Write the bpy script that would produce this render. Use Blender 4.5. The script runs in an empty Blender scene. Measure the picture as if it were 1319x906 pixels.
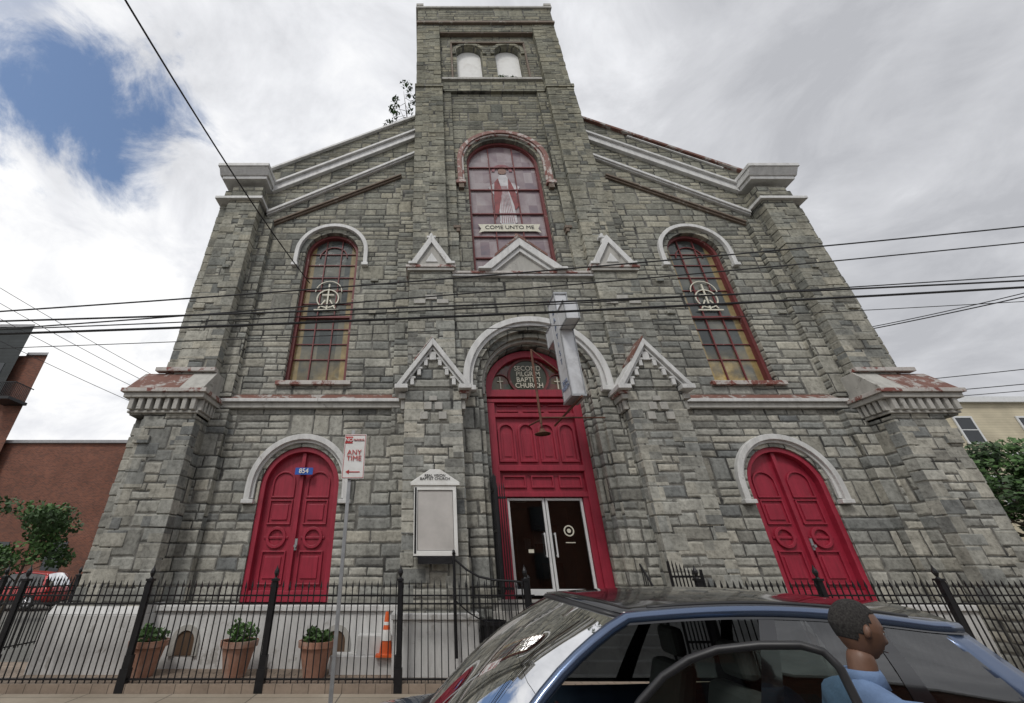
import bpy, bmesh, math, random
from mathutils import Vector, Matrix
random.seed(7)
R=math.radians
sc=bpy.context.scene
sc.view_settings.view_transform='Standard'
try: sc.view_settings.look='None'
except: pass
sc.view_settings.exposure=0
COL=sc.collection
# ------------------------------------------------------------ helpers
def link(o,parent=None):
    COL.objects.link(o)
    if parent: o.parent=parent
    return o
def empty(name,loc=(0,0,0),rz=0):
    e=bpy.data.objects.new(name,None); e.location=loc; e.rotation_euler=(0,0,rz)
    e.empty_display_size=.2
    return link(e)
class MB:
    def __init__(s): s.v=[]; s.f=[]
    def add(s,vs,fs):
        o=len(s.v); s.v+= [tuple(p) for p in vs]; s.f+=[tuple(i+o for i in f) for f in fs]; return s
    def box(s,x0,x1,y0,y1,z0,z1):
        if x0>x1:x0,x1=x1,x0
        return s.add([(x0,y0,z0),(x1,y0,z0),(x1,y1,z0),(x0,y1,z0),(x0,y0,z1),(x1,y0,z1),(x1,y1,z1),(x0,y1,z1)],
          [(0,3,2,1),(4,5,6,7),(0,1,5,4),(1,2,6,5),(2,3,7,6),(3,0,4,7)])
    def prism(s,pts,y0,y1):
        a=sum(pts[i][0]*pts[(i+1)%len(pts)][1]-pts[(i+1)%len(pts)][0]*pts[i][1] for i in range(len(pts)))
        if a<0: pts=pts[::-1]
        n=len(pts)
        vs=[(p[0],y0,p[1]) for p in pts]+[(p[0],y1,p[1]) for p in pts]
        fs=[tuple(range(n)),tuple(range(2*n-1,n-1,-1))]
        for i in range(n):
            j=(i+1)%n; fs.append((i,i+n,j+n,j))
        return s.add(vs,fs)
    def prismx(s,pts,x0,x1):
        n=len(pts)
        a=sum(pts[i][0]*pts[(i+1)%n][1]-pts[(i+1)%n][0]*pts[i][1] for i in range(n))
        if a<0: pts=pts[::-1]
        if x0>x1:x0,x1=x1,x0
        vs=[(x0,p[0],p[1]) for p in pts]+[(x1,p[0],p[1]) for p in pts]
        fs=[tuple(range(n-1,-1,-1)),tuple(range(n,2*n))]
        for i in range(n):
            j=(i+1)%n; fs.append((i,j,j+n,i+n))
        return s.add(vs,fs)
    def plan(s,pts,z0,z1):
        n=len(pts)
        a=sum(pts[i][0]*pts[(i+1)%n][1]-pts[(i+1)%n][0]*pts[i][1] for i in range(n))
        if a<0: pts=pts[::-1]
        vs=[(p[0],p[1],z0) for p in pts]+[(p[0],p[1],z1) for p in pts]
        fs=[tuple(range(n-1,-1,-1)),tuple(range(n,2*n))]
        for i in range(n):
            j=(i+1)%n; fs.append((i,j,j+n,i+n))
        return s.add(vs,fs)
    def cyl(s,p0,p1,r0,r1=None,n=10,cap=True):
        r1=r0 if r1 is None else r1
        p0=Vector(p0);p1=Vector(p1);d=(p1-p0)
        if d.length<1e-6:return s
        d.normalize(); a=d.orthogonal().normalized(); b=d.cross(a)
        vs=[];
        for k,(p,r) in enumerate(((p0,r0),(p1,r1))):
            for i in range(n):
                t=2*math.pi*i/n; vs.append(p+a*math.cos(t)*r+b*math.sin(t)*r)
        fs=[(i,(i+1)%n,(i+1)%n+n,i+n) for i in range(n)]
        if cap: fs+= [tuple(range(n-1,-1,-1)),tuple(range(n,2*n))]
        return s.add(vs,fs)
    def tube(s,path,r,n=6):
        P=[Vector(p) for p in path]; m=len(P); vs=[]; ref=None
        for i in range(m):
            d=(P[min(i+1,m-1)]-P[max(i-1,0)]).normalized()
            if ref is None: ref=d.orthogonal().normalized()
            a=(ref-d*ref.dot(d))
            a=a.normalized() if a.length>1e-4 else d.orthogonal().normalized()
            ref=a; b=d.cross(a)
            for k in range(n):
                t=2*math.pi*k/n; vs.append(P[i]+a*math.cos(t)*r+b*math.sin(t)*r)
        fs=[(i*n+k,i*n+(k+1)%n,(i+1)*n+(k+1)%n,(i+1)*n+k) for i in range(m-1) for k in range(n)]
        fs+=[tuple(range(n-1,-1,-1)),tuple(range((m-1)*n,m*n))]
        return s.add(vs,fs)
    def lathe(s,prof,c=(0,0,0),n=20):
        vs=[];m=len(prof)
        for i in range(n):
            t=2*math.pi*i/n
            for r,z in prof: vs.append((c[0]+r*math.cos(t),c[1]+r*math.sin(t),c[2]+z))
        fs=[]
        for i in range(n):
            j=(i+1)%n
            for k in range(m-1): fs.append((i*m+k,j*m+k,j*m+k+1,i*m+k+1))
        return s.add(vs,fs)
    def grid(s,fn,nu,nv):
        vs=[fn(i/nu,j/nv) for i in range(nu+1) for j in range(nv+1)]
        fs=[(i*(nv+1)+j,(i+1)*(nv+1)+j,(i+1)*(nv+1)+j+1,i*(nv+1)+j+1) for i in range(nu) for j in range(nv)]
        return s.add(vs,fs)
    def build(s,name,mat,parent=None,smooth=False,bevel=0,fixn=False,sub=0,solid=0):
        me=bpy.data.meshes.new(name); me.from_pydata(s.v,[],s.f); me.update()
        if fixn:
            bm=bmesh.new(); bm.from_mesh(me); bmesh.ops.remove_doubles(bm,verts=bm.verts,dist=1e-5)
            bmesh.ops.recalc_face_normals(bm,faces=bm.faces); bm.to_mesh(me); bm.free()
        if smooth:
            for p in me.polygons:p.use_smooth=True
        me.materials.append(mat)
        o=bpy.data.objects.new(name,me); link(o,parent)
        if solid:
            m=o.modifiers.new('s','SOLIDIFY'); m.thickness=solid
        if bevel:
            m=o.modifiers.new('b','BEVEL'); m.width=bevel; m.segments=2; m.limit_method='ANGLE'
        if sub:
            m=o.modifiers.new('u','SUBSURF'); m.levels=sub; m.render_levels=sub
        return o
def arc(cx,cz,r,a0,a1,n=20):
    return [(cx+r*math.cos(R(a0+(a1-a0)*i/n)),cz+r*math.sin(R(a0+(a1-a0)*i/n))) for i in range(n+1)]
def archp(cx,z0,zs,r,n=22):
    return [(cx-r,z0),(cx+r,z0)]+arc(cx,zs,r,0,180,n)
def hood(cx,zf,zs,ro,ri,n=24):
    return [(cx-ro,zf)]+arc(cx,zs,ro,180,0,n)+[(cx+ro,zf),(cx+ri,zf)]+arc(cx,zs,ri,0,180,n)+[(cx-ri,zf)]
def holed(name,outline,holes,y0,y1,mat,parent):
    cu=bpy.data.curves.new(name,'CURVE'); cu.dimensions='2D'; cu.fill_mode='BOTH'; cu.extrude=(y1-y0)/2
    for pts in [outline]+holes:
        q=[p for i,p in enumerate(pts) if i==0 or (abs(p[0]-pts[i-1][0])+abs(p[1]-pts[i-1][1]))>1e-5]
        sp=cu.splines.new('POLY'); sp.points.add(len(q)-1)
        for i,p in enumerate(q): sp.points[i].co=(p[0],p[1],0,1)
        sp.use_cyclic_u=True
    t=bpy.data.objects.new('tmp',cu); COL.objects.link(t)
    dg=bpy.context.evaluated_depsgraph_get(); dg.update()
    me=bpy.data.meshes.new_from_object(t.evaluated_get(dg))
    bpy.data.objects.remove(t)
    ym=(y0+y1)/2
    for v in me.vertices: v.co=Vector((v.co.x,ym+v.co.z,v.co.y))
    me.flip_normals(); me.name=name
    bm=bmesh.new(); bm.from_mesh(me); bmesh.ops.remove_doubles(bm,verts=bm.verts,dist=1e-5); bmesh.ops.recalc_face_normals(bm,faces=bm.faces); bm.to_mesh(me); bm.free()
    for p in me.polygons:p.use_smooth=False
    me.materials.clear(); me.materials.append(mat)
    return link(bpy.data.objects.new(name,me),parent)
def text(name,body,size,loc,mat,parent,ext=.004,rot=(90,0,0),sx=1,bold=0):
    cu=bpy.data.curves.new(name,'FONT'); cu.body=body; cu.size=size; cu.extrude=ext; cu.offset=bold
    cu.align_x='CENTER'; cu.align_y='CENTER'; cu.space_line=.85
    o=bpy.data.objects.new(name,cu); o.location=loc; o.rotation_euler=tuple(R(a) for a in rot); o.scale=(sx,1,1)
    cu.materials.append(mat); return link(o,parent)
# ------------------------------------------------------------ node helpers
class NT:
    def __init__(s,mat):
        s.t=mat.node_tree; s.n=s.t.nodes; s.l=s.t.links
    def inp(s,sock,v):
        if v is None:return
        if isinstance(v,bpy.types.NodeSocket): s.l.new(v,sock)
        else:
            try: sock.default_value=v
            except: sock.default_value=(v[0],v[1],v[2],1)
    def m(s,op,a,b=None,c=None,clamp=False):
        n=s.n.new('ShaderNodeMath'); n.operation=op; n.use_clamp=clamp
        s.inp(n.inputs[0],a); s.inp(n.inputs[1],b); s.inp(n.inputs[2],c); return n.outputs[0]
    def noise(s,vec,scale,detail=4,rough=.55,dist=0,out='Fac'):
        n=s.n.new('ShaderNodeTexNoise'); s.inp(n.inputs['Vector'],vec); n.inputs['Scale'].default_value=scale
        n.inputs['Detail'].default_value=detail; n.inputs['Roughness'].default_value=rough; n.inputs['Distortion'].default_value=dist
        return n.outputs[out]
    def comb(s,x,y,z):
        n=s.n.new('ShaderNodeCombineXYZ'); s.inp(n.inputs[0],x);s.inp(n.inputs[1],y);s.inp(n.inputs[2],z); return n.outputs[0]
    def sep(s,v):
        n=s.n.new('ShaderNodeSeparateXYZ'); s.inp(n.inputs[0],v); return n.outputs
    def wn(s,v,out='Value'):
        n=s.n.new('ShaderNodeTexWhiteNoise'); n.noise_dimensions='3D'; s.inp(n.inputs['Vector'],v); return n.outputs[out]
    def ramp(s,f,stops,interp='LINEAR'):
        n=s.n.new('ShaderNodeValToRGB'); s.inp(n.inputs[0],f); n.color_ramp.interpolation=interp
        e=n.color_ramp.elements
        while len(e)<len(stops): e.new(.5)
        for i,(p,c) in enumerate(stops):
            e[i].position=p; e[i].color=(c[0],c[1],c[2],1) if not isinstance(c,(int,float)) else (c,c,c,1)
        return n.outputs[0]
    def mix(s,f,a,b,mode='MIX'):
        n=s.n.new('ShaderNodeMix'); n.data_type='RGBA'; n.blend_type=mode
        s.inp(n.inputs[0],f); s.inp(n.inputs[6],a); s.inp(n.inputs[7],b); return n.outputs[2]
    def mr(s,v,a,b,c=0,d=1,smooth=False):
        n=s.n.new('ShaderNodeMapRange'); s.inp(n.inputs[0],v)
        if smooth:n.interpolation_type='SMOOTHSTEP'
        for i,k in enumerate((a,b,c,d)): n.inputs[i+1].default_value=k
        return n.outputs[0]
    def bump(s,h,dist=.01,st=1,norm=None):
        n=s.n.new('ShaderNodeBump'); s.inp(n.inputs['Height'],h); n.inputs['Distance'].default_value=dist; n.inputs['Strength'].default_value=st
        if norm: s.inp(n.inputs['Normal'],norm)
        return n.outputs[0]
    def pos(s): return s.n.new('ShaderNodeNewGeometry').outputs['Position']
    def obj(s): return s.n.new('ShaderNodeTexCoord').outputs['Object']
def newmat(name):
    m=bpy.data.materials.new(name); m.use_nodes=True; return m,NT(m),m.node_tree.nodes['Principled BSDF']
def simple(name,col,rough=.6,metal=0,var=.15,scale=6,bump=0,coat=0,dirt=None,spec=.5,local=False):
    m,t,b=newmat(name)
    P=t.obj() if local else t.pos()
    f=t.noise(P,scale,6,.6)
    lo=tuple(c*(1-var) for c in col); hi=tuple(min(1,c*(1+var)) for c in col)
    c=t.ramp(f,[(.3,lo),(.7,hi)])
    if dirt:
        g=t.mr(t.noise(P,scale*.35,8,.7,.6),.5,.68,0,1)
        c=t.mix(g,c,dirt)
    t.inp(b.inputs['Base Color'],c)
    b.inputs['Roughness'].default_value=rough; b.inputs['Metallic'].default_value=metal
    b.inputs['Coat Weight'].default_value=coat; b.inputs['Specular IOR Level'].default_value=spec
    b.inputs['Coat Roughness'].default_value=.04
    if bump: t.inp(b.inputs['Normal'],t.bump(t.noise(P,scale*6,5),bump))
    return m
def stone_mat(name,H=.60,W=1.5,bright=.97,tint=(1,1,.97),plain=False):
    m,t,b=newmat(name)
    g=t.n.new('ShaderNodeNewGeometry'); P=g.outputs['Position']; px,py,pz=t.sep(P)
    nx,ny,nz=t.sep(g.outputs['True Normal'])
    s=t.m('GREATER_THAN',t.m('ABSOLUTE',nx),.6)
    u=t.m('ADD',t.m('MULTIPLY',px,t.m('SUBTRACT',1,s)),t.m('MULTIPLY',py,s)); v=pz
    wob=t.noise(P,1.8,2,out='Color'); wx,wy,wz=t.sep(wob)
    u=t.m('ADD',u,t.m('MULTIPLY',t.m('SUBTRACT',wx,.5),.06)); v=t.m('ADD',v,t.m('MULTIPLY',t.m('SUBTRACT',wy,.5),.045))
    u=t.m('ADD',u,50); v=t.m('ADD',v,20)
    fine=t.noise(P,11,6,.65); mid=t.noise(P,4.0,5,.6)
    if plain:
        r3=t.sep(t.wn(t.comb(t.m('FLOOR',t.m('MULTIPLY',u,1.1)),t.m('FLOOR',t.m('DIVIDE',v,.36)),2.5),'Color'))
        face=None
    else:
        vr=t.m('DIVIDE',v,H); row=t.m('FLOOR',vr); fv=t.m('FRACT',vr)
        rr=t.wn(t.comb(row,3.3,1.7)); u2=t.m('DIVIDE',t.m('ADD',u,t.m('MULTIPLY',rr,7)),W)
        col=t.m('FLOOR',u2); fu=t.m('FRACT',u2)
        r1=t.wn(t.comb(col,row,.5))
        mm=t.m('ADD',1,t.m('FLOOR',t.m('MULTIPLY_ADD',r1,2.2,.82)))
        mm=t.m('MINIMUM',mm,3)
        sv=t.m('MULTIPLY',fv,mm); ri=t.m('FLOOR',sv); fv2=t.m('FRACT',sv); hh=t.m('DIVIDE',H,mm)
        r2=t.sep(t.wn(t.comb(col,row,t.m('ADD',ri,.3)),'Color'))
        nn=t.m('ADD',1,t.m('FLOOR',t.m('MULTIPLY_ADD',r2[0],2.3,.9))); nn=t.m('MINIMUM',nn,3)
        k=t.m('MULTIPLY_ADD',r2[1],.8,.7)
        su=t.m('MULTIPLY',t.m('POWER',fu,k),nn); ci=t.m('FLOOR',su); fu2=t.m('FRACT',su); ww=t.m('DIVIDE',W,nn)
        r3=t.sep(t.wn(t.comb(t.m('MULTIPLY_ADD',col,3,ci),t.m('MULTIPLY_ADD',row,3,ri),9.1),'Color'))
        dx=t.m('MULTIPLY',t.m('MINIMUM',fu2,t.m('SUBTRACT',1,fu2)),ww)
        dy=t.m('MULTIPLY',t.m('MINIMUM',fv2,t.m('SUBTRACT',1,fv2)),hh)
        d=t.m('ADD',t.m('MINIMUM',dx,dy),t.m('MULTIPLY',t.m('SUBTRACT',fine,.5),.022))
        face=t.mr(d,.009,.027,0,1,True)
        bulge=t.mr(d,.0,.06,0,1,True)
    c=t.ramp(r3[0],[(0,(.16,.165,.165)),(.14,(.25,.255,.245)),(.45,(.37,.367,.338)),(.8,(.43,.422,.385)),(1,(.54,.52,.465))])
    c=t.mix(.22,c,t.ramp(r3[2],[(0,(.30,.33,.36)),(.5,(.38,.375,.35)),(1,(.42,.37,.29))]))
    c=t.mix(.85,c,t.ramp(fine,[(.25,.42),(.5,.98),(.75,1.28)]),'MULTIPLY')
    c=t.mix(.85,c,t.ramp(mid,[(.25,.62),(.55,1.0),(.8,1.14)]),'MULTIPLY')
    big=t.noise(P,.35,5,.6)
    c=t.mix(1,c,t.ramp(big,[(.3,.80),(.65,1.06)]),'MULTIPLY')
    st=t.noise(t.comb(t.m('MULTIPLY',u,1.6),t.m('MULTIPLY',v,.12),py),1.6,5,.6)
    c=t.mix(.7,c,t.ramp(st,[(.35,.70),(.6,1.05)]),'MULTIPLY')
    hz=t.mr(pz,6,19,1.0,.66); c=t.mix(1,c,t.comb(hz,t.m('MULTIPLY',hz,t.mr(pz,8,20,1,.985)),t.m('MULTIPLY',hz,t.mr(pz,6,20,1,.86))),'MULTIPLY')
    c=t.mix(1,c,(bright*tint[0],bright*tint[1],bright*tint[2],1),'MULTIPLY')
    h=t.m('ADD',t.m('MULTIPLY',fine,.35),t.m('MULTIPLY',r3[1],.3)); h=t.m('ADD',h,t.m('MULTIPLY',mid,.5))
    if face is not None:
        mort=t.ramp(t.noise(P,1.3,5,.65),[(.42,(.045,.045,.043)),(.64,(.22,.215,.195))])
        c=t.mix(face,mort,c); h=t.m('ADD',h,t.m('MULTIPLY',bulge,.75))
    t.inp(b.inputs['Base Color'],c); b.inputs['Roughness'].default_value=.9; b.inputs['Specular IOR Level'].default_value=.25
    t.inp(b.inputs['Normal'],t.bump(h,.036,.9))
    return m
STONE=stone_mat('ashlar_stone')
STONE2=stone_mat('quoin_stone',plain=True)
def paint_mat(name,col,rust,amt=.6,rough=.6):
    m,t,b=newmat(name); P=t.pos(); x,y,z=t.sep(P)
    f=t.noise(P,3,8,.7,.4); g=t.noise(t.comb(t.m('MULTIPLY',x,4),t.m('MULTIPLY',y,4),t.m('MULTIPLY',z,.8)),1.4,6,.65)
    c=t.ramp(g,[(.3,tuple(v*.74 for v in col)),(.6,col)])
    c=t.mix(t.mr(f,amt,amt+.07),c,rust)
    t.inp(b.inputs['Base Color'],c); b.inputs['Roughness'].default_value=rough
    t.inp(b.inputs['Normal'],t.bump(t.noise(P,30,4),.006)); return m
WHITE=paint_mat('weathered_white_paint',(.62,.62,.61),(.34,.32,.30),.62)
WHITER=paint_mat('flaking_trim_paint',(.50,.47,.44),(.19,.06,.045),.50)
REDHOOD=paint_mat('flaking_red_trim',(.22,.10,.08),(.48,.45,.42),.53)
GREYTRIM=paint_mat('grey_stone_trim',(.42,.41,.38),(.22,.21,.19),.58,.85)
RUST=paint_mat('rusted_flashing',(.17,.075,.055),(.34,.32,.30),.52,.75)
BROWN=paint_mat('brown_trim',(.17,.13,.10),(.32,.30,.27),.58,.8)
BASEW=paint_mat('whitewashed_base',(.62,.62,.61),(.38,.37,.35),.58,.85)
def red_mat():
    m,t,b=newmat('red_door_paint'); P=t.pos(); x,y,z=t.sep(P)
    f=t.noise(P,2.5,6,.6); g=t.noise(t.comb(t.m('MULTIPLY',x,10),y,t.m('MULTIPLY',z,.9)),2,5,.6)
    c=t.ramp(f,[(.3,(.27,.014,.034)),(.7,(.35,.022,.048))]); c=t.mix(.55,c,t.ramp(g,[(.3,.6),(.6,1.05)]),'MULTIPLY')
    c=t.mix(t.mr(t.noise(P,7,8,.75,.3),.64,.71),c,(.16,.06,.06,1))
    t.inp(b.inputs['Base Color'],c); b.inputs['Roughness'].default_value=.5; t.inp(b.inputs['Normal'],t.bump(g,.004)); return m
RED=red_mat()
REDF=paint_mat('old_red_window_frame',(.17,.04,.04),(.30,.22,.2),.60,.6)
DARK=simple('dark_interior',(.012,.012,.013),.9)
IRON=simple('black_iron',(.012,.012,.014),.45,.3,.3,9)
RUSTY=simple('rusty_pipe',(.13,.06,.04),.8,.2,.4,9)
STEEL=simple('galvanised_steel',(.36,.37,.38),.5,.7,.15,10)
SIGNW=simple('sign_white',(.74,.74,.72),.45,0,.04,5,dirt=(.62,.61,.58))
SIGNR=simple('sign_red',(.45,.03,.03),.5,0,.05)
BLUE=simple('plate_blue',(.02,.10,.42),.4,0,.05)
CREAM=simple('cream_lettering',(.62,.60,.50),.6,0,.1)
ALUM=simple('white_door_frame',(.66,.67,.67),.4,.1,.06)
def side_glass_mat():
    m,t,b=newmat('leaded_glass'); P=t.pos(); x,y,z=t.sep(P)
    e=t.m('ABSOLUTE',t.m('SUBTRACT',t.m('ABSOLUTE',t.m('SUBTRACT',x,3.1)),6.4))
    cx=t.m('FLOOR',t.m('DIVIDE',t.m('SUBTRACT',x,.02),.575)); cz=t.m('FLOOR',t.m('DIVIDE',z,.55))
    r=t.wn(t.comb(cx,cz,2.2)); n=t.noise(P,.9,5,.6,.6)
    v=t.m('ADD',t.m('MULTIPLY',r,.35),t.m('MULTIPLY',n,.7))
    c=t.ramp(v,[(.3,(.035,.042,.042)),(.5,(.075,.085,.08)),(.68,(.15,.15,.125)),(.85,(.26,.24,.17))])
    tan=t.ramp(t.noise(P,3,4),[(.3,(.20,.15,.07)),(.7,(.34,.27,.14))])
    c=t.mix(t.mr(e,.62,.66),c,tan)
    amber=t.ramp(t.noise(P,2.2,5,.6,.8),[(.35,(.30,.20,.06)),(.55,(.62,.44,.14)),(.7,(.80,.68,.38))])
    low=t.m('MULTIPLY',t.mr(z,6.9,8.1,1,0),t.mr(t.noise(P,1.3,4),.36,.6))
    c=t.mix(t.m('MULTIPLY',low,t.mr(x,3,6,.45,1)),c,amber)
    t.inp(b.inputs['Base Color'],c); b.inputs['Roughness'].default_value=.12; b.inputs['Specular IOR Level'].default_value=.6
    t.inp(b.inputs['Normal'],t.bump(t.noise(P,3,3),.03,.6)); return m
def stained(name,sx,sz,ramp,rough=.12):
    m,t,b=newmat(name); x,y,z=t.sep(t.pos())
    cx=t.m('FLOOR',t.m('DIVIDE',x,sx)); cz=t.m('FLOOR',t.m('DIVIDE',z,sz))
    r=t.wn(t.comb(cx,cz,2.2)); n=t.noise(t.pos(),1.1,5,.6,.8)
    v=t.m('ADD',t.m('MULTIPLY',r,.3),t.m('MULTIPLY',n,.8))
    t.inp(b.inputs['Base Color'],t.ramp(v,ramp)); b.inputs['Roughness'].default_value=rough; b.inputs['Specular IOR Level'].default_value=.6
    t.inp(b.inputs['Normal'],t.bump(t.noise(t.pos(),3,3),.03,.6)); return m
GL_SIDE=side_glass_mat()
GL_BIG=stained('memorial_glass',.33,.62,[(.25,(.12,.12,.15)),(.42,(.20,.15,.17)),(.58,(.27,.22,.23)),(.75,(.34,.30,.31)),(.92,(.40,.33,.30))])
GL_ROSE=stained('medallion_glass',.18,.18,[(.2,(.06,.06,.03)),(.45,(.11,.09,.04)),(.6,(.12,.02,.02)),(.8,(.04,.08,.05)),(.95,(.3,.26,.16))])
def glass_mix(name,tint,add=.05):
    mt=bpy.data.materials.new(name); mt.use_nodes=True; t=NT(mt); n=mt.node_tree.nodes; n.remove(n['Principled BSDF'])
    tr=n.new('ShaderNodeBsdfTransparent'); tr.inputs[0].default_value=(*tint,1); gl=n.new('ShaderNodeBsdfGlossy'); gl.inputs['Roughness'].default_value=.02
    fr=n.new('ShaderNodeFresnel'); fr.inputs[0].default_value=1.5; mx=n.new('ShaderNodeMixShader')
    t.l.new(t.m('ADD',fr.outputs[0],add),mx.inputs[0]); t.l.new(tr.outputs[0],mx.inputs[1]); t.l.new(gl.outputs[0],mx.inputs[2]); t.l.new(mx.outputs[0],n['Material Output'].inputs[0]); return mt
GLD=glass_mix('door_glass',(.62,.66,.66),.08)
# ------------------------------------------------------------ CHURCH
CX=3.1
church=empty('church')
def X(u,s): return CX+s*u
FW=11.0
st=MB(); wt=MB(); wr=MB(); gt=MB(); qs=MB(); ru=MB(); br=MB(); rh_=MB(); b_=MB()
def quoins(s,u_edge,inward,yf,z0,z1,h=.34,depth=.3):
    z=z0;i=0
    while z<z1-.1:
        hh=min(h*random.uniform(.75,1.2),z1-z); L=(.55 if i%2 else .3)*random.uniform(.85,1.15); p=random.uniform(.004,.026)
        a=X(u_edge+(-inward)*p,s); b=X(u_edge+inward*L,s)
        qs.box(a,b,yf-p,yf+depth,z+.014,z+hh-.014); z+=hh;i+=1
for s in(-1,1):
    xc=X(6.4,s)
    rt=lambda u:19.5-.6*(u-3.55)
    outl=[(X(3.4,s),0),(X(10.5,s),0),(X(10.5,s),rt(10.5)),(X(3.4,s),rt(3.4))]
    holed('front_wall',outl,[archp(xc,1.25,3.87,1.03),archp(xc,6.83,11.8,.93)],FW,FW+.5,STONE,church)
    st.box(X(8.6,s),X(9.2,s),10.78,11.1,0,5.9); st.box(X(8.65,s),X(9.2,s),10.8,11.1,6.3,13.2)
    st.box(X(3.45,s),X(4.05,s),10.85,11.1,0,5.95); st.box(X(3.45,s),X(4.05,s),10.86,11.1,6.3,15.4)
    st.box(X(9.1,s),X(10.45,s),10.15,11.6,0,5.55); st.box(X(10.45,s),X(10.85,s),10.45,11.6,0,5.55)
    st.box(X(9.05,s),X(10.9,s),10.09,11.6,0,1.3)
    st.box(X(9.1,s),X(10.2,s),10.4,11.6,6.1,14.45); st.box(X(10.2,s),X(10.58,s),10.6,11.6,6.1,14.45)
    quoins(s,9.1,1,10.15,1.32,5.4); quoins(s,10.45,-1,10.15,1.32,5.4); quoins(s,10.85,-1,10.45,1.32,5.4)
    quoins(s,9.1,1,10.4,6.9,13.6); quoins(s,10.2,-1,10.4,6.9,13.6); quoins(s,10.58,-1,10.6,6.9,13.6)
    qs.box(X(10.1,s),X(10.5,s),10.08,10.5,4.75,4.95); qs.box(X(10.3,s),X(10.6,s),10.12,10.5,4.95,5.15)
    qs.box(X(9.9,s),X(10.25,s),10.33,10.6,9.0,9.15); qs.box(X(9.5,s),X(9.72,s),10.34,10.6,10.6,10.72)
    n=8
    for i in range(n):
        u=9.12+i*(1.62/(n-1)); gt.box(X(u,s),X(u+.12,s),9.98,10.2,5.62,5.93)
    for i in range(6):
        y=10.1+i*.16; gt.box(X(8.98,s),X(9.12,s),y,y+.09,5.62,5.93)
    gt.box(X(9.05,s),X(10.9,s),10.08,11.0,5.55,5.615)
    st.box(X(9.1,s),X(10.85,s),10.14,11.0,5.5,5.93)
    gt.box(X(8.92,s),X(11.03,s),9.93,11.6,5.93,6.06); wr.box(X(8.86,s),X(11.1,s),9.86,11.6,6.062,6.17)
    gt.prismx([(9.9,6.172),(10.42,6.85),(11.2,6.85),(11.2,6.172)],X(8.98,s),X(9.62,s))
    ru.prismx([(9.9,6.172),(10.42,6.82),(11.2,6.82),(11.2,6.172)],X(9.623,s),X(11.0,s))
    wr.box(X(9.02,s),X(10.7,s),10.3,10.5,6.86,6.98)
    wt.box(X(8.98,s),X(10.68,s),10.28,11.8,13.72,13.84)
    wt.box(X(9.02,s),X(10.66,s),10.3,11.8,14.75,14.9)
    wt.prismx([(10.26,14.9),(10.08,15.15),(12,15.15),(12,14.9)],X(8.95,s),X(10.76,s)); wt.box(X(8.92,s),X(10.8,s),10.04,12,15.152,15.3)
    def rake(mb,u0,u1,zt0,sl,t,yf,yb=11.2):
        mb.prism([(X(u0,s),zt0-sl*(u0-3.55)),(X(u1,s),zt0-sl*(u1-3.55)),(X(u1,s),zt0-t-sl*(u1-3.55)),(X(u0,s),zt0-t-sl*(u0-3.55))],yf,yb)
    rake(wt,3.5,9.0,18.45,.6,.12,10.76); rake(wt,3.5,9.0,18.328,.6,.32,10.86)
    rake(wt,3.5,9.0,17.1,.62,.13,10.84); rake(wt,3.5,9.0,16.97,.62,.06,10.9)
    rake(br,4.05,8.9,16.05,.555,.08,10.86); rake(br,4.05,8.9,15.97,.555,.08,10.92)
    if s<0: rake(wt,3.5,10.5,19.62,.6,.12,10.88,11.6)
    else: rake(ru,3.5,10.5,19.62,.6,.12,10.86,11.6); rake(wt,5.5,8.9,19.44,.6,.07,10.93,11.2)
    wt.box(X(3.6,s),X(8.94,s),10.8,11.1,6.14,6.24); gt.box(X(3.6,s),X(8.94,s),10.88,11.1,5.98,6.138)
    ru.prismx([(10.82,6.242),(10.995,6.42),(11.1,6.42),(11.1,6.242)],X(3.6,s),X(8.9,s))
    for (u,z) in((4.7,9.2),(4.7,10.5),(8.3,9.2)):
        qs.box(X(u,s),X(u+.25,s),10.93,11.05,z,z+.12)
    wt.prism(hood(xc,3.5,3.87,1.35,1.2),10.86,11.02); wt.prism(hood(xc,3.55,3.87,1.21,1.13),10.94,11.02)
    for q in(-1,1): wt.box(xc+q*1.08,xc+q*1.39,10.84,11.02,3.42,3.52)
    wt.prism(hood(xc,11.25,11.8,1.28,1.14),10.88,11.02)
    for q in(-1,1): wt.box(xc+q*1.10,xc+q*1.32,10.85,11.02,11.14,11.26)
    wr.box(xc-1.1,xc+1.1,10.88,11.2,6.70,6.83)
    MB().prism(archp(xc,6.8,11.8,.86),11.32,11.36).build('window_glass',GL_SIDE,church)
    fr=MB(); fr.prism(hood(xc,6.83,11.8,.93,.83),11.16,11.35); fr.box(xc-.92,xc+.92,11.16,11.35,6.83,6.95)
    for q in(-.28,.28): fr.box(xc+q-.018,xc+q+.018,11.27,11.35,6.9,11.8+math.sqrt(.86**2-.28**2))
    for z in(7.7,8.25,8.8,9.8,10.35,10.9,11.45,11.95): fr.box(xc-.86,xc+.86,11.28,11.35,z-.014,z+.014)
    fr.box(xc-.86,xc+.86,11.2,11.35,9.2,9.27)
    fr.prism(hood(xc,11.8,11.8,.50,.47,14),11.27,11.35)
    fr.build('window_frame',REDF,church)
    wm=MB()
    wm.prism(hood(xc,10.0,10.0,.38,.34,16),11.245,11.268); wm.prism([(p[0],20-p[1]) for p in hood(xc,10.0,10.0,.38,.34,16)],11.245,11.268)
    wm.prism(hood(xc,10.28,10.28,.46,.43,16),11.246,11.268)
    wm.box(xc-.025,xc+.025,11.24,11.269,9.55,10.6); wm.box(xc-.2,xc+.2,11.241,11.269,10.12,10.17); wm.box(xc-.42,xc+.42,11.242,11.269,9.52,9.57)
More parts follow.
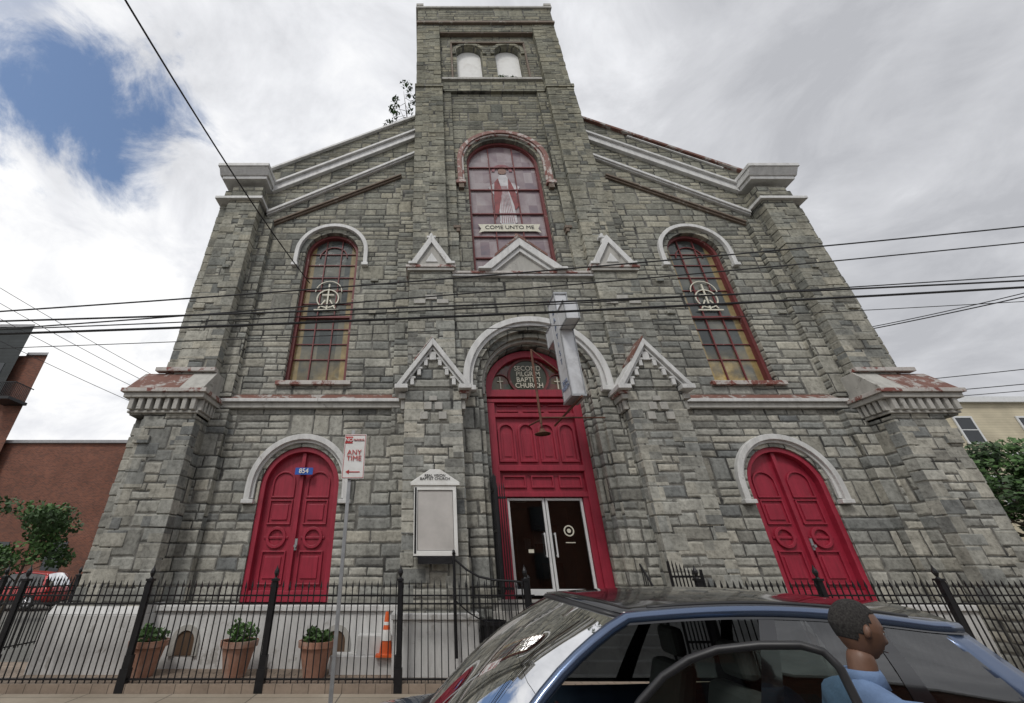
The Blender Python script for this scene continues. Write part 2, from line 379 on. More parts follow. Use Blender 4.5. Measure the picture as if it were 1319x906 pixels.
    wm.prism([(xc-.3,9.6),(xc-.1,9.95),(xc-.06,9.93),(xc-.25,9.6)],11.243,11.269); wm.prism([(xc+.3,9.6),(xc+.1,9.95),(xc+.06,9.93),(xc+.25,9.6)],11.243,11.269)
    wm.build('window_emblem',CREAM,church)
    d=MB(); d.prism(archp(xc,1.27,3.87,1.02),11.22,11.3)
    d.prism(hood(xc,1.27,3.87,1.03,.9),11.05,11.22); d.box(xc-.9,xc+.9,11.1,11.22,1.27,1.5)
    d.box(xc-.05,xc+.05,11.12,11.22,1.5,4.75)
    for q in(-1,1):
        c=xc+q*.46
        def mould(x0,x1,z0,z1,w=.035):
            d.box(x0,x1,11.175,11.22,z0,z0+w);d.box(x0,x1,11.175,11.22,z1-w,z1);d.box(x0,x0+w,11.176,11.22,z0,z1);d.box(x1-w,x1,11.176,11.22,z0,z1)
        mould(c-.3,c+.3,1.62,2.35); mould(c-.3,c+.3,2.95,3.55)
        d.prism(hood(c,3.6,3.98,.3,.26,12),11.175,11.22)
        d.box(c-.3,c+.3,11.177,11.22,3.6,3.64)
        d.prism(hood(c,2.65,2.65,.25,.18,14),11.16,11.22); d.prism([(p[0],5.3-p[1]) for p in hood(c,2.65,2.65,.25,.18,14)],11.16,11.22)
        d.box(c-.3,c+.3,11.19,11.22,2.62,2.68)
        d.box(c-.2,c+.2,11.19,11.22,1.75,2.22)
        d.box(c-.2,c+.2,11.19,11.22,3.06,3.44)
    d.build('side_door',RED,church,bevel=.008)
    kb=MB(); kb.cyl((xc+.09,11.12,2.45),(xc+.09,11.04,2.45),.03,.035,10); kb.box(xc+.06,xc+.12,11.1,11.125,2.36,2.62); kb.build('door_knob',STEEL,church)
    uc=2.9
    st.box(X(2.17,s),X(3.63,s),9.9,11.0,0,6.2)
    quoins(s,2.17,1,9.9,1.3,5.6); quoins(s,3.63,-1,9.9,1.3,5.6)
    st.prism([(X(uc-.78,s),6.2),(X(uc+.78,s),6.2),(X(uc,s),7.38)],9.86,10.6)
    for q in(-1,1):
        wt.prism([(X(uc,s),7.60),(X(uc+q*.96,s),6.2),(X(uc+q*.82,s),6.2),(X(uc,s),7.38)],9.70,10.7)
        wt.prism([(X(uc,s),7.37),(X(uc+q*.81,s),6.2),(X(uc+q*.74,s),6.2),(X(uc,s),7.27)],9.78,10.65)
        wt.box(X(uc+q*.66,s),X(uc+q*1.0,s),9.68,10.4,6.08,6.2)
        for k,(a,z) in enumerate(((.60,6.22),(.42,6.50),(.24,6.78))):
            wt.box(X(uc+q*a,s),X(uc+q*(a-.1),s),9.79,9.9,z,z+.18)
            wt.box(X(uc+q*(a+.04),s),X(uc+q*(a-.14),s),9.785,9.9,z+.18,z+.24)
    wt.box(X(uc-.09,s),X(uc+.09,s),9.79,9.9,6.95,7.2)
    (ru if s>0 else wr).prism([(X(uc,s),7.66),(X(uc-s*.5,s),6.93),(X(uc-s*.5,s),6.87),(X(uc,s),7.6)],9.69,10.7)
    for i,z in enumerate((5.3,5.56)):
        gt.box(X(uc-.34+.1*i,s),X(uc-.14+.1*i,s),9.85,9.92,z,z+.2); gt.box(X(uc+.14-.1*i,s),X(uc+.34-.1*i,s),9.85,9.92,z,z+.2)
    gt.box(X(uc-.1,s),X(uc+.1,s),9.84,9.92,5.8,5.93)
    for i in range(5): gt.box(X(2.06,s),X(2.17,s),9.95+i*.17,10.04+i*.17,5.6,5.85)
    gt.box(X(2.02,s),X(2.18,s),9.86,10.5,5.86,6.0); wr.box(X(1.96,s),X(2.2,s),9.83,10.5,6.003,6.12)
    for i in range(3): gt.box(X(3.63,s),X(3.74,s),9.95+i*.3,10.06+i*.3,5.6,5.85)
    gt.box(X(3.62,s),X(3.8,s),9.86,10.9,5.86,6.0)
    st.box(X(2.25,s),X(3.6,s),10.2,11.0,6.1,10.3)
    quoins(s,2.25,1,10.2,7.3,10.0,.3); quoins(s,3.6,-1,10.2,7.3,10.0,.3)
    gt.box(X(2.18,s),X(3.67,s),10.12,11.0,10.3,10.4); wr.box(X(2.13,s),X(3.72,s),10.08,11.0,10.402,10.5)
    gt.box(X(2.4,s),X(2.75,s),10.15,10.25,9.05,9.2);gt.box(X(3.1,s),X(3.45,s),10.15,10.25,9.05,9.2);gt.box(X(2.75,s),X(3.1,s),10.15,10.25,9.2,9.36)
    # pinnacle: solid pale gablet with finial
    gt.prism([(X(uc-.55,s),10.5),(X(uc+.55,s),10.5),(X(uc,s),11.5)],10.13,10.8)
    for q in(-1,1):
        wt.prism([(X(uc,s),11.75),(X(uc+q*.70,s),10.5),(X(uc+q*.50,s),10.5),(X(uc,s),11.40)],10.05,10.85)
        wt.box(X(uc+q*.46,s),X(uc+q*.74,s),10.03,10.6,10.502,10.6)
    wt.prism([(X(uc-.2,s),10.62),(X(uc+.2,s),10.62),(X(uc,s),11.0)],10.10,10.2)
    wt.cyl((X(uc,s),10.35,11.62),(X(uc,s),10.35,12.05),.10,.05,8)
    wt.box(X(uc-.15,s),X(uc+.15,s),10.26,10.44,11.80,11.89)
    st.box(X(2.35,s),X(3.52,s),10.5,11.1,0,21.1); st.box(X(2.4,s),X(3.5,s),10.56,11.1,21.2,26.7)
    quoins(s,3.52,-1,10.5,10.9,21.0,.36); quoins(s,2.35,1,10.5,10.9,21.0,.36)
    quoins(s,3.5,-1,10.56,21.4,26.5,.36); quoins(s,2.4,1,10.56,21.4,26.5,.36)
    st.box(X(2.3,s),X(3.57,s),10.44,11.1,21.0,21.2)
    st.box(X(1.95,s),X(2.4,s),10.68,11.0,10,20.9)
    quoins(s,1.95,1,10.68,10.2,15.6,.32)
    br.box(X(1.85,s),X(2.1,s),10.6,10.8,12.6,12.72); br.box(X(1.88,s),X(2.0,s),10.62,10.8,12.45,12.6)
    b_.box(X(3.70,s),X(9.0,s),10.50,11.02,0.05,1.14); b_.box(X(3.70,s),X(9.0,s),10.44,11.05,1.142,1.25)
    if s<0:
        b_.box(X(8.99,s),X(10.98,s),9.98,11.5,0.04,1.12); b_.prismx([(9.98,1.122),(10.12,1.3),(11.5,1.3),(11.5,1.122)],X(9.0,s),X(10.95,s))
        b_.box(X(2.03,s),X(3.76,s),9.76,11.0,0.05,1.05); b_.box(X(2.0,s),X(3.79,s),9.72,11.0,1.052,1.16)
    else:
        st.box(X(8.99,s),X(10.98,s),9.98,11.5,0.04,1.12); b_.box(X(2.03,s),X(3.76,s),9.76,11.0,0.05,1.05)
st.prism([(CX-2.3,0),(CX-1.66,0),(CX-1.66,6.56)]+arc(CX,6.56,1.66,180,0,26)[1:]+[(CX+1.66,0),(CX+2.3,0),(CX+2.3,10.15),(CX-2.3,10.15)],10.35,10.62)
st.prism([(CX-1.7,1.3),(CX-1.5,1.3),(CX-1.5,6.56)]+arc(CX,6.56,1.5,180,0,26)[1:]+[(CX+1.5,1.3),(CX+1.7,1.3),(CX+1.7,6.56)]+arc(CX,6.56,1.7,0,180,26)[1:],10.5,10.85)
wt.prism(hood(CX,6.35,6.56,2.06,1.88),10.2,10.36); wt.prism(hood(CX,6.4,6.56,1.885,1.78),10.28,10.37)
for q in(-1,1): wt.box(CX+q*1.72,CX+q*2.1,10.18,10.4,6.24,6.38)
gt.prism(hood(CX,6.3,6.56,1.52,1.42),10.64,10.8)
wt.box(CX-2.3,CX+2.3,10.24,10.8,10.17,10.25); wr.box(CX-2.3,CX+2.3,10.2,10.85,10.252,10.34)
gt.prism([(CX-1.1,10.34),(CX+1.1,10.34),(CX,11.45)],10.28,10.6)
for q in(-1,1):
    wt.prism([(CX,11.70),(CX+q*1.38,10.34),(CX+q*1.04,10.34),(CX,11.34)],10.12,10.7); wt.prism([(CX,11.33),(CX+q*1.03,10.34),(CX+q*.86,10.34),(CX,11.14)],10.2,10.65)
    ru.prism([(CX,11.80),(CX+q*.85,10.95),(CX+q*.85,10.86),(CX,11.68)],10.1,10.7)
    wt.box(CX+q*1.0,CX+q*1.42,10.08,10.6,10.342,10.42)
ru.cyl((CX,10.35,11.6),(CX,10.35,12.02),.12,.06,8)
WZ=16.35
holed('tower_wall',[(CX-3.45,0),(CX+3.45,0),(CX+3.45,28.3),(CX-3.45,28.3)],
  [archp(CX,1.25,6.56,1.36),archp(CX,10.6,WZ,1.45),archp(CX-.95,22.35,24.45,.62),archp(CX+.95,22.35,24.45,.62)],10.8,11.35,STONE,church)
st.box(CX-3.45,CX-3.0,11.35,18,0,28.3); st.box(CX+3.0,CX+3.45,11.35,18,0,28.3); st.box(CX-3.0,CX+3.0,17.5,18,0,28.3)
st.box(CX-2.4,CX+2.4,10.66,10.9,21.0,21.2); gt.box(CX-2.35,CX+2.35,10.70,10.9,22.05,22.2)
br.box(CX-2.36,CX+2.36,10.6,10.9,25.98,26.05); st.box(CX-2.4,CX+2.4,10.58,10.9,26.06,26.7)
br.box(CX-3.55,CX+3.55,10.45,18.1,26.7,26.88); st.box(CX-3.5,CX+3.5,10.5,18.05,26.88,28.2); gt.box(CX-3.6,CX+3.6,10.42,18.15,28.2,28.36)
for q in(-1,1):
    gt.box(CX+q*3.2,CX+q*3.58,10.4,11.0,28.362,28.6)
    st.prism(hood(CX+q*.95,24.3,24.45,.84,.66),10.72,10.85)
    MB().prism(archp(CX+q*.95,22.3,24.45,.6),11.05,11.1).build('belfry_board',SIGNW,church)
    br.box(CX+q*1.78,CX+q*1.86,10.7,10.85,22.2,25.2)
br.box(CX-1.86,CX+1.86,10.68,10.85,25.2,25.3)
MB().prism(archp(CX,10.5,WZ,1.36),11.12,11.16).build('memorial_window_glass',GL_BIG,church)
f=MB(); f.prism(hood(CX,10.5,WZ,1.45,1.35),10.98,11.15)
for q in(-.5,.5): f.box(CX+q-.018,CX+q+.018,11.06,11.15,10.5,WZ+1.2)
for z in(11.6,12.6,13.75,15.05,16.35): f.box(CX-1.35,CX+1.35,11.05,11.15,z-.025,z+.025)
f.build('memorial_window_frame',REDF,church)
rh_.prism(hood(CX,15.1,WZ,1.84,1.66),10.66,10.83); wr.prism(hood(CX,15.2,WZ,1.675,1.58),10.72,10.84)
for q in(-1,1): rh_.box(CX+q*1.55,CX+q*1.92,10.62,10.85,14.95,15.12); br.box(CX+q*1.62,CX+q*1.82,10.65,10.85,14.72,14.95)
PALE=simple('pale_glass_robe',(.44,.43,.44),.2,0,.45,2.5); SKIN_G=simple('glass_figure_tone',(.22,.13,.10),.2,0,.3,6); PURP=simple('glass_halo',(.24,.10,.11),.2,0,.3,5); CAPE=simple('glass_mantle',(.20,.05,.05),.2,0,.4,4)
MB().prism([(CX-.30,13.3),(CX-.1,13.15),(CX+.18,13.2),(CX+.34,13.35),(CX+.30,14.4),(CX+.42,14.8),(CX+.62,15.25),(CX+.48,15.38),(CX+.30,15.5),(CX+.12,15.95),(CX-.12,15.95),(CX-.32,15.5),(CX-.5,15.35),(CX-.62,15.2),(CX-.40,14.75),(CX-.28,14.2)],11.09,11.119).build('glass_robe',PALE,church)
cp=MB(); cp.prism([(CX-.36,15.5),(CX-.2,15.75),(CX-.08,15.0),(CX-.3,13.9),(CX-.46,13.5),(CX-.44,14.6)],11.086,11.09); cp.prism([(CX+.3,15.5),(CX+.2,15.75),(CX+.16,15.1),(CX+.34,14.0),(CX+.48,14.2),(CX+.44,14.9)],11.086,11.09); cp.build('glass_mantle',CAPE,church)
MB().prism(hood(CX,16.15,16.15,.42,.3,16),11.09,11.119).build('glass_halo',PURP,church)
MB().prism(arc(CX,16.15,.17,0,360,18)[:-1],11.085,11.119).build('glass_face',SKIN_G,church)
fo=MB()
for i in range(7): fo.prism([(CX-.24+i*.08,13.3),(CX-.22+i*.08,13.3),(CX-.1+i*.035,15.3),(CX-.12+i*.035,15.3)],11.084,11.0855)
fo.build('glass_robe_folds',PURP,church)
MB().prism([(CX-1.15,12.78),(CX-.95,12.85),(CX+.95,12.85),(CX+1.15,12.78),(CX+1.05,12.98),(CX+1.15,13.2),(CX-1.15,13.2),(CX-1.05,12.98)],11.04,11.048).build('glass_banner',CREAM,church)
text('banner_lettering','COME UNTO ME',.24,(CX,11.033,13.03),DARK,church)
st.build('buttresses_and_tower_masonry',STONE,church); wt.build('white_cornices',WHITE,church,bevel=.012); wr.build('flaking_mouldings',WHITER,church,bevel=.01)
gt.build('grey_string_courses',GREYTRIM,church,bevel=.012); qs.build('quoins',STONE2,church,bevel=.016); ru.build('rusted_flashings',RUST,church); br.build('brown_dripstones',BROWN,church,bevel=.01)
rh_.build('window_hood_mould',REDHOOD,church,bevel=.012); b_.build('whitewashed_base',BASEW,church,bevel=.015)
# main doors
d=MB(); d.prism(hood(CX,6.5,6.5,1.37,1.16),11.02,11.3); d.box(CX-1.36,CX+1.36,11.0,11.3,6.36,6.58)
d.box(CX-1.36,CX+1.36,10.98,11.3,6.18,6.28)
d.box(CX-1.36,CX+1.36,11.12,11.3,3.6,6.36)
for q in(-1,1): d.box(CX+q*1.36,CX+q*1.12,11.0,11.3,1.3,6.2); d.box(CX+q*1.13,CX+q*.99,11.06,11.3,1.3,3.62)
d.box(CX-1.12,CX+1.12,11.02,11.15,5.75,5.87); d.box(CX-1.15,CX+1.15,10.99,11.15,4.25,4.4); d.box(CX-1.13,CX+1.13,11.03,11.15,3.6,3.72)
for i in range(4):
    c=CX-.84+i*.56
    d.prism(hood(c,4.55,5.35,.24,.18,12),11.06,11.13); d.box(c-.24,c+.24,11.065,11.13,4.5,4.57); d.box(c-.1,c+.1,11.1,11.13,4.65,5.3)
for i in range(3):
    c=CX-.74+i*.74
    d.box(c-.3,c+.3,11.07,11.13,5.92,5.96);d.box(c-.3,c+.3,11.07,11.13,6.1,6.14);d.box(c-.3,c+.3,11.07,11.13,3.83,3.88);d.box(c-.3,c+.3,11.07,11.13,4.1,4.15);d.box(c-.3,c-.26,11.071,11.13,3.86,4.12);d.box(c+.26,c+.3,11.071,11.13,3.86,4.12)
d.build('portal_door_surround',RED,church,bevel=.008)
MB().prism(archp(CX,6.55,6.56,1.2),11.2,11.24).build('lunette_glass',GL_ROSE,church)
lr=MB()
lr.prism(hood(CX,7.05,7.05,.62,.55,20),11.13,11.22); lr.prism([(p[0],14.1-p[1]) for p in hood(CX,7.05,7.05,.62,.55,20)],11.13,11.22)
for q in(-1,1): lr.prism(hood(CX+q*.86,6.85,6.85,.3,.27,14),11.15,11.22)
lr.build('lunette_ring',REDF,church)
LDK=simple('lunette_field',(.05,.055,.035),.3,0,.3,4)
MB().prism(arc(CX,7.05,.55,0,360,28)[:-1],11.17,11.195).build('lunette_disc',LDK,church)
text('lunette_lettering','SECOND\nPILGRIM\nBAPTIST\nCHURCH',.22,(CX,11.15,7.05),CREAM,church,bold=.002,sx=.92)
lc=MB()
for q in(-1,1): lc.box(CX+q*.86-.015,CX+q*.86+.015,11.15,11.2,6.66,7.05); lc.box(CX+q*.86-.09,CX+q*.86+.09,11.151,11.2,6.89,6.92)
lc.build('lunette_crosses',CREAM,church)
a=MB()
for q in(-1,1):
    x0,x1=(CX-.98,CX-.01) if q<0 else (CX+.01,CX+.98)
    a.box(x0,x0+.06,11.12,11.2,1.4,3.58);a.box(x1-.06,x1,11.12,11.2,1.4,3.58);a.box(x0+.06,x1-.06,11.12,11.2,3.52,3.58);a.box(x0+.06,x1-.06,11.12,11.2,1.4,1.53)
    hx=CX+q*.13
    a.box(hx-.018,hx+.018,11.04,11.06,2.2,2.75);a.box(hx-.018,hx+.018,11.06,11.12,2.22,2.26);a.box(hx-.018,hx+.018,11.06,11.12,2.7,2.74)
a.build('glass_door_frames',ALUM,church,bevel=.004)
MB().box(CX-.97,CX+.97,11.16,11.17,1.42,3.56).build('door_glass',GLD,church)
dd=MB(); dd.prism(hood(CX+.52,2.8,2.8,.13,.10,16),11.145,11.158); dd.prism([(p[0],5.6-p[1]) for p in hood(CX+.52,2.8,2.8,.13,.10,16)],11.145,11.158); dd.prism(arc(CX+.52,2.8,.05,0,360,12)[:-1],11.145,11.158)
dd.box(CX+.40,CX+.64,11.145,11.158,2.52,2.54)
dd.box(CX-.55,CX-.42,11.145,11.158,2.3,2.38)
dd.build('door_decals',CREAM,church)
# vestibule seen through the glass
VW=simple('vestibule_wall',(.20,.18,.16),.8,0,.2,1); VF=simple('vestibule_floor',(.12,.09,.07),.3,0,.2,3)
vb=MB(); vb.box(CX-1.7,CX+1.7,14.5,14.6,1.2,3.9); vb.box(CX-1.75,CX-1.65,11.5,14.5,1.2,3.9); vb.box(CX+1.65,CX+1.75,11.5,14.5,1.2,3.9); vb.box(CX-1.7,CX+1.7,11.4,14.6,3.75,3.85); vb.build('vestibule_walls',VW,church)
MB().box(CX-1.7,CX+1.7,11.3,14.6,1.2,1.34).build('vestibule_floor',VF,church)
vb=MB(); vb.box(CX-.9,CX-.2,14.3,14.49,1.35,3.2); vb.box(CX+.35,CX+.95,13.5,14.0,1.35,2.1); vb.box(CX+.5,CX+1.2,14.42,14.49,2.5,3.2); vb.build('vestibule_furnishings',simple('vestibule_wood',(.16,.06,.03),.4,0,.3,4),church)
vb=MB(); vb.box(CX-.6,CX-.1,12.4,12.9,3.70,3.749); vb.box(CX+.4,CX+.75,14.40,14.418,2.65,3.05); vb.box(CX+.1,CX+.3,14.44,14.48,2.5,2.8); vb.build('vestibule_light_panels',SIGNW,church)
MB().box(CX-1.4,CX+1.4,11.4,11.44,3.7,8.2).build('loft_shade_panel',DARK,church)  # near-black sheet, stands in for the unlit space behind the lunette
v=MB(); vg=MB()
for s in(-1,1):
    for u in(8.2,5.0):
        v.prism(hood(X(u,s),.35,.6,.3,.2,10),10.45,10.51); vg.prism(archp(X(u,s),.36,.6,.2),10.48,10.51)
v.build('vent_surround',GREYTRIM,church); vg.build('vent_opening',simple('vent_rust',(.10,.06,.035),.8),church)
MB().box(X(6.4,-1)-.17,X(6.4,-1)+.30,11.03,11.05,4.16,4.34).build('house_number_plate',BLUE,church)
text('house_number','854',.17,(X(6.4,-1)+.06,11.02,4.25),SIGNW,church,bold=.003)
SLATE=simple('roof_slate',(.09,.09,.095),.8,0,.2,3)
bd=MB(); bd.box(CX-10.3,CX-9.9,11.5,38,0,15.2); bd.box(CX+9.9,CX+10.3,11.5,38,0,15.2); bd.prism([(CX-10.3,0),(CX+10.3,0),(CX+10.3,15.2),(CX,21),(CX-10.3,15.2)],37.6,38)
bd.build('nave_walls',STONE,church)
MB().prism([(CX-10.7,15.1),(CX,21.3),(CX+10.7,15.1),(CX+10.7,15.3),(CX,21.5),(CX-10.7,15.3)],11.5,38.3).build('nave_roof',SLATE,church)
# ------------------------------------------------------------ entry steps, gate
CONC=simple('step_concrete',(.33,.32,.30),.9,0,.12,4,.006,dirt=(.22,.21,.2))
es=MB()
for i in range(7): es.box(CX-1.9+.001*i,CX+1.9-.001*i,9.55+i*.17,11.0+.001*i,.0,.19*(i+1)+.001)
es.build('entry_steps',CONC,None,bevel=.01)
es=MB(); es.box(-1.9,-.6,9.98,10.5,0,.42); es.box(-1.4,-.6,10.1,10.5,.42,.75); es.build('side_steps',BASEW,None,bevel=.01)
g=empty('iron_gate'); m=MB()
m.box(CX-1.5,CX-1.44,9.84,9.90,1.4,3.9); m.box(CX-1.5,CX-1.44,10.38,10.44,1.4,3.9)
for i in range(9):
    y=9.86+i*.065; m.box(CX-1.482,CX-1.462,y,y+.02,1.5,3.85); m.cyl((CX-1.472,y+.01,3.84),(CX-1.472,y+.01,3.98),.02,.001,4,False)
for z in(1.55,2.7,3.6): m.box(CX-1.49,CX-1.455,9.86,10.42,z,z+.05)
for i in range(6):
    x=CX-1.46+i*.055; m.box(x-.011,x+.011,10.30,10.32,1.5,3.7); m.cyl((x,10.31,3.69),(x,10.31,3.84),.02,.001,4,False)
m.box(CX-1.46,CX-1.16,10.29,10.33,3.45,3.5); m.box(CX-1.46,CX-1.16,10.29,10.33,1.55,1.6)
m.build('gate_leaf',IRON,g)
g=empty('iron_gate'); m=MB()
for i in range(9):
    x=CX+1.95+i*.075; m.box(x-.01,x+.01,9.5,9.52,.6,2.05-.03*i); m.cyl((x,9.51,2.04-.03*i),(x,9.51,2.16-.03*i),.02,.001,4,False)
m.box(CX+1.93,CX+2.58,9.495,9.525,1.8,1.84); m.box(CX+1.93,CX+2.58,9.495,9.525,.7,.74); m.box(CX+1.92,CX+1.96,9.49,9.53,0,2.1); m.box(CX+2.56,CX+2.60,9.49,9.53,0,1.95)
m.build('gate_leaf',IRON,g)
def rail(name,path,posts):
    e=empty(name); m=MB(); m.tube(path,.022,8)
    m.tube([(p[0],p[1],p[2]-.75) for p in path],.014,6)
    for i in range(len(path)-1):
        a=Vector(path[i]);b=Vector(path[i+1]);n=max(1,int((b-a).length/.12))
        for k in range(n):
            p=a.lerp(b,k/n); m.cyl((p.x,p.y,p.z-.75),(p.x,p.y,p.z),.009,.009,5)
    for p in(path[0],path[-1]): m.cyl((p[0],p[1],p[2]-posts),(p[0],p[1],p[2]+.06),.028,.028,8); m.lathe([(0,.16),(.04,.1),(.02,.05),(.03,.03)],p,10)
    m.build('rail_bars',IRON,e); return e
rail('stair_handrail',[(0.6,9.6,2.15),(.85,9.58,1.95),(1.1,9.56,1.82),(1.4,9.54,1.76),(1.8,9.52,1.74),(2.1,9.5,1.7)],1.7)
rail('stair_handrail',[(CX+1.75,10.6,2.3),(CX+1.75,9.7,1.35)],1.2)
# ------------------------------------------------------------ ground
def ground_mat(name,c0,c1,sc_,joints=None,bump=.004):
    m,t,b=newmat(name); P=t.pos(); f=t.noise(P,sc_,8,.65); f2=t.noise(P,sc_*14,4,.6)
    c=t.ramp(t.m('ADD',t.m('MULTIPLY',f,.7),t.m('MULTIPLY',f2,.3)),[(.32,c0),(.66,c1)])
    if joints:
        br_=t.n.new('ShaderNodeTexBrick'); t.inp(br_.inputs['Vector'],P); br_.offset=joints[3]; br_.inputs['Scale'].default_value=1
        br_.inputs['Brick Width'].default_value=joints[0]; br_.inputs['Row Height'].default_value=joints[1]; br_.inputs['Mortar Size'].default_value=joints[2]
        br_.inputs['Color1'].default_value=(1,1,1,1);br_.inputs['Color2'].default_value=(.82,.82,.82,1);br_.inputs['Mortar'].default_value=(.35,.35,.35,1)
        c=t.mix(1,c,br_.outputs['Color'],'MULTIPLY')
    t.inp(b.inputs['Base Color'],c); b.inputs['Roughness'].default_value=.9; t.inp(b.inputs['Normal'],t.bump(f2,bump)); return m
ASPH=ground_mat('asphalt',(.038,.038,.04),(.07,.07,.07),.8)
PAVE=ground_mat('sidewalk_concrete',(.27,.225,.17),(.38,.33,.26),.9,(1.5,1.5,.012,0))
YARD=ground_mat('yard_paving',(.22,.17,.13),(.34,.27,.21),1.2,(.3,.15,.008,.5))
EARTH=ground_mat('ground_mix',(.10,.10,.09),(.17,.165,.15),.3)
MB().box(-250,250,-250,250,-.6,-.16).build('ground',EARTH)
MB().box(-120,120,-6.5,4.62,-.4,-.12).build('road',ASPH)
MB().box(-120,120,4.66,9.25,-.4,0).build('sidewalk',PAVE,bevel=.02)
MB().box(-120,120,-10,-6.55,-.4,0).build('sidewalk',PAVE,bevel=.02)
MB().box(-120,120,4.5,4.655,-.4,.005).build('kerb',CONC,bevel=.02)
MB().box(-10.5,18,9.26,11.2,-.3,.13).build('yard',YARD)
YEL=simple('road_paint',(.5,.38,.08),.7)
mk=MB()
for y in(-1.1,-.9): mk.box(-120,120,y,y+.1,-.119,-.116)
mk.build('road_markings',YEL)
# ------------------------------------------------------------ fence
def fence(name,path,zb=.05,top=1.72,posts=2.45,first=0):
    e=empty(name); m=MB(); pm=MB()
    a=Vector(path[0]);b=Vector(path[1]);L=(b-a).length;dv=(b-a)/L
    n=int(L/.125)
    for i in range(n):
        p=a+dv*(i*.125); h=top+random.uniform(-.012,.012); lx=random.uniform(-.008,.008)
        m.cyl((p.x,p.y,zb+.08),(p.x+lx,p.y,h-.1),.0125,.0125,4,False)
        m.cyl((p.x+lx,p.y,h-.11),(p.x+lx,p.y,h-.07),.008,.024,4,False); m.cyl((p.x+lx,p.y,h-.07),(p.x+lx,p.y,h+.05),.024,.001,4,False)
    for z in(top-.22,top-.36,zb+.14):
        if abs(dv.x)>.5: m.box(a.x,b.x,a.y-.02,a.y+.02,z-.014,z+.014)
        else: m.box(a.x-.02,a.x+.02,a.y,b.y,z-.014,z+.014)
    s=first
    while s<=L+.01:
        p=a+dv*s
        pm.box(p.x-.045,p.x+.045,p.y-.045,p.y+.045,0,top+.03); pm.box(p.x-.075,p.x+.075,p.y-.075,p.y+.075,0,.35); pm.box(p.x-.062,p.x+.062,p.y-.062,p.y+.062,.35,.55)
        pm.box(p.x-.065,p.x+.065,p.y-.065,p.y+.065,top+.03,top+.07)
        pm.lathe([(.0,.26),(.015,.2),(.045,.14),(.05,.1),(.03,.05),(.02,.03),(.045,.0)],(p.x,p.y,top+.07),8)
        s+=posts
    m.build('pickets',IRON,e); pm.build('posts',IRON,e)
fence('iron_fence',((-10.7,9.32,0),(2.15,9.32,0)),first=.2,posts=2.5)
fence('iron_fence',((5.4,9.32,0),(18.2,9.32,0)),first=.05,posts=2.42)
fence('iron_fence',((-10.7,9.4,0),(-10.7,26,0)),first=2.4,posts=2.5)
# ------------------------------------------------------------ notice board
nb=empty('notice_board'); m=MB(); x0,x1=-.26,.70; yb=9.62
m.box(x0,x0+.08,yb,yb+.16,2.25,3.62);m.box(x1-.08,x1,yb,yb+.16,2.25,3.62);m.box(x0,x1,yb+.001,yb+.16,2.2,2.3);m.box(x0,x1,yb+.001,yb+.16,3.54,3.64)
m.box(x0-.08,x1+.08,yb-.03,yb+.17,3.64,3.70); m.box(x0+.05,x1-.05,yb+.1,yb+.16,2.3,3.55)
m.prism([(x0-.1,3.7),(x1+.1,3.7),((x0+x1)/2+.12,4.0),((x0+x1)/2-.12,4.0)],yb-.02,yb+.17)
m.build('frame',SIGNW,nb,bevel=.008)
BOARD=simple('board_sheet',(.50,.48,.46),.25,0,.16,1.5,coat=.5)
MB().box(x0+.09,x1-.09,yb+.03,yb+.05,2.31,3.53).build('glazed_panel',BOARD,nb)
text('title','REAL VISION\nBAPTIST CHURCH',.085,((x0+x1)/2,yb-.025,3.82),DARK,nb)
m=MB(); m.box(x0+.02,x0+.06,yb-.01,yb,2.25,3.6); m.box(x0+.1,x1-.1,yb-.0,yb+.15,2.05,2.2); m.cyl((x1-.1,yb+.0,2.3),(x1-.1,yb-.06,2.25),.03,.03); m.build('bracket',IRON,nb)
# ------------------------------------------------------------ parking sign
ps=empty('no_parking_sign'); m=MB(); m.box(-1.085,-1.04,5.83,5.86,0,3.78); m.build('post',STEEL,ps)
MB().box(-1.17,-.86,5.80,5.806,3.08,3.71).build('plate',SIGNW,ps)
m=MB(); m.box(-1.155,-1.055,5.794,5.80,3.575,3.675)
for (aa,bb,cc,d2) in((-1.16,-.87,3.695,3.70),(-1.16,-.87,3.09,3.095)): m.box(aa,bb,5.795,5.80,cc,d2)
m.box(-1.162,-1.157,5.795,5.8,3.09,3.70); m.box(-.873,-.868,5.795,5.8,3.09,3.70)
m.box(-1.08,-.92,5.795,5.8,3.165,3.178); m.prism([(-1.12,3.172),(-1.07,3.14),(-1.07,3.203)],5.795,5.8); m.build('red_marks',SIGNR,ps)
text('no','NO',.07,(-1.105,5.79,3.625),SIGNW,ps,bold=.001); text('parking','PARKING',.04,(-.962,5.79,3.625),SIGNR,ps,sx=.9)
text('any_time','ANY\nTIME',.1,(-1.015,5.79,3.40),SIGNR,ps,ext=.002)
# ------------------------------------------------------------ cross sign
cs=empty('cross_sign'); m=MB()
m.box(3.28,3.58,8.45,9.0,5.4,8.15); m.box(3.281,3.579,7.95,8.45,7.1,7.6); m.box(3.281,3.579,9.0,9.5,7.1,7.6)
LB=simple('lightbox_panel',(.58,.59,.61),.35,.1,.06,3,dirt=(.40,.40,.41)); m.build('lightbox',LB,cs,bevel=.015)
tr=MB()
for x in(3.275,3.585):
    for (ya,za,yb2,zb2) in((8.45,5.38,8.45,7.1),(9.0,5.38,9.0,7.1),(8.45,7.6,8.45,8.17),(9.0,7.6,9.0,8.17)): tr.box(x-.01,x+.01,ya-.02,ya+.02,za,zb2)
    for z in(7.1,7.6): tr.box(x-.01,x+.01,7.94,8.45,z-.018,z+.018); tr.box(x-.01,x+.01,9.0,9.51,z-.018,z+.018)
    for y in(7.95,9.5): tr.box(x-.01,x+.01,y-.02,y+.02,7.09,7.61)
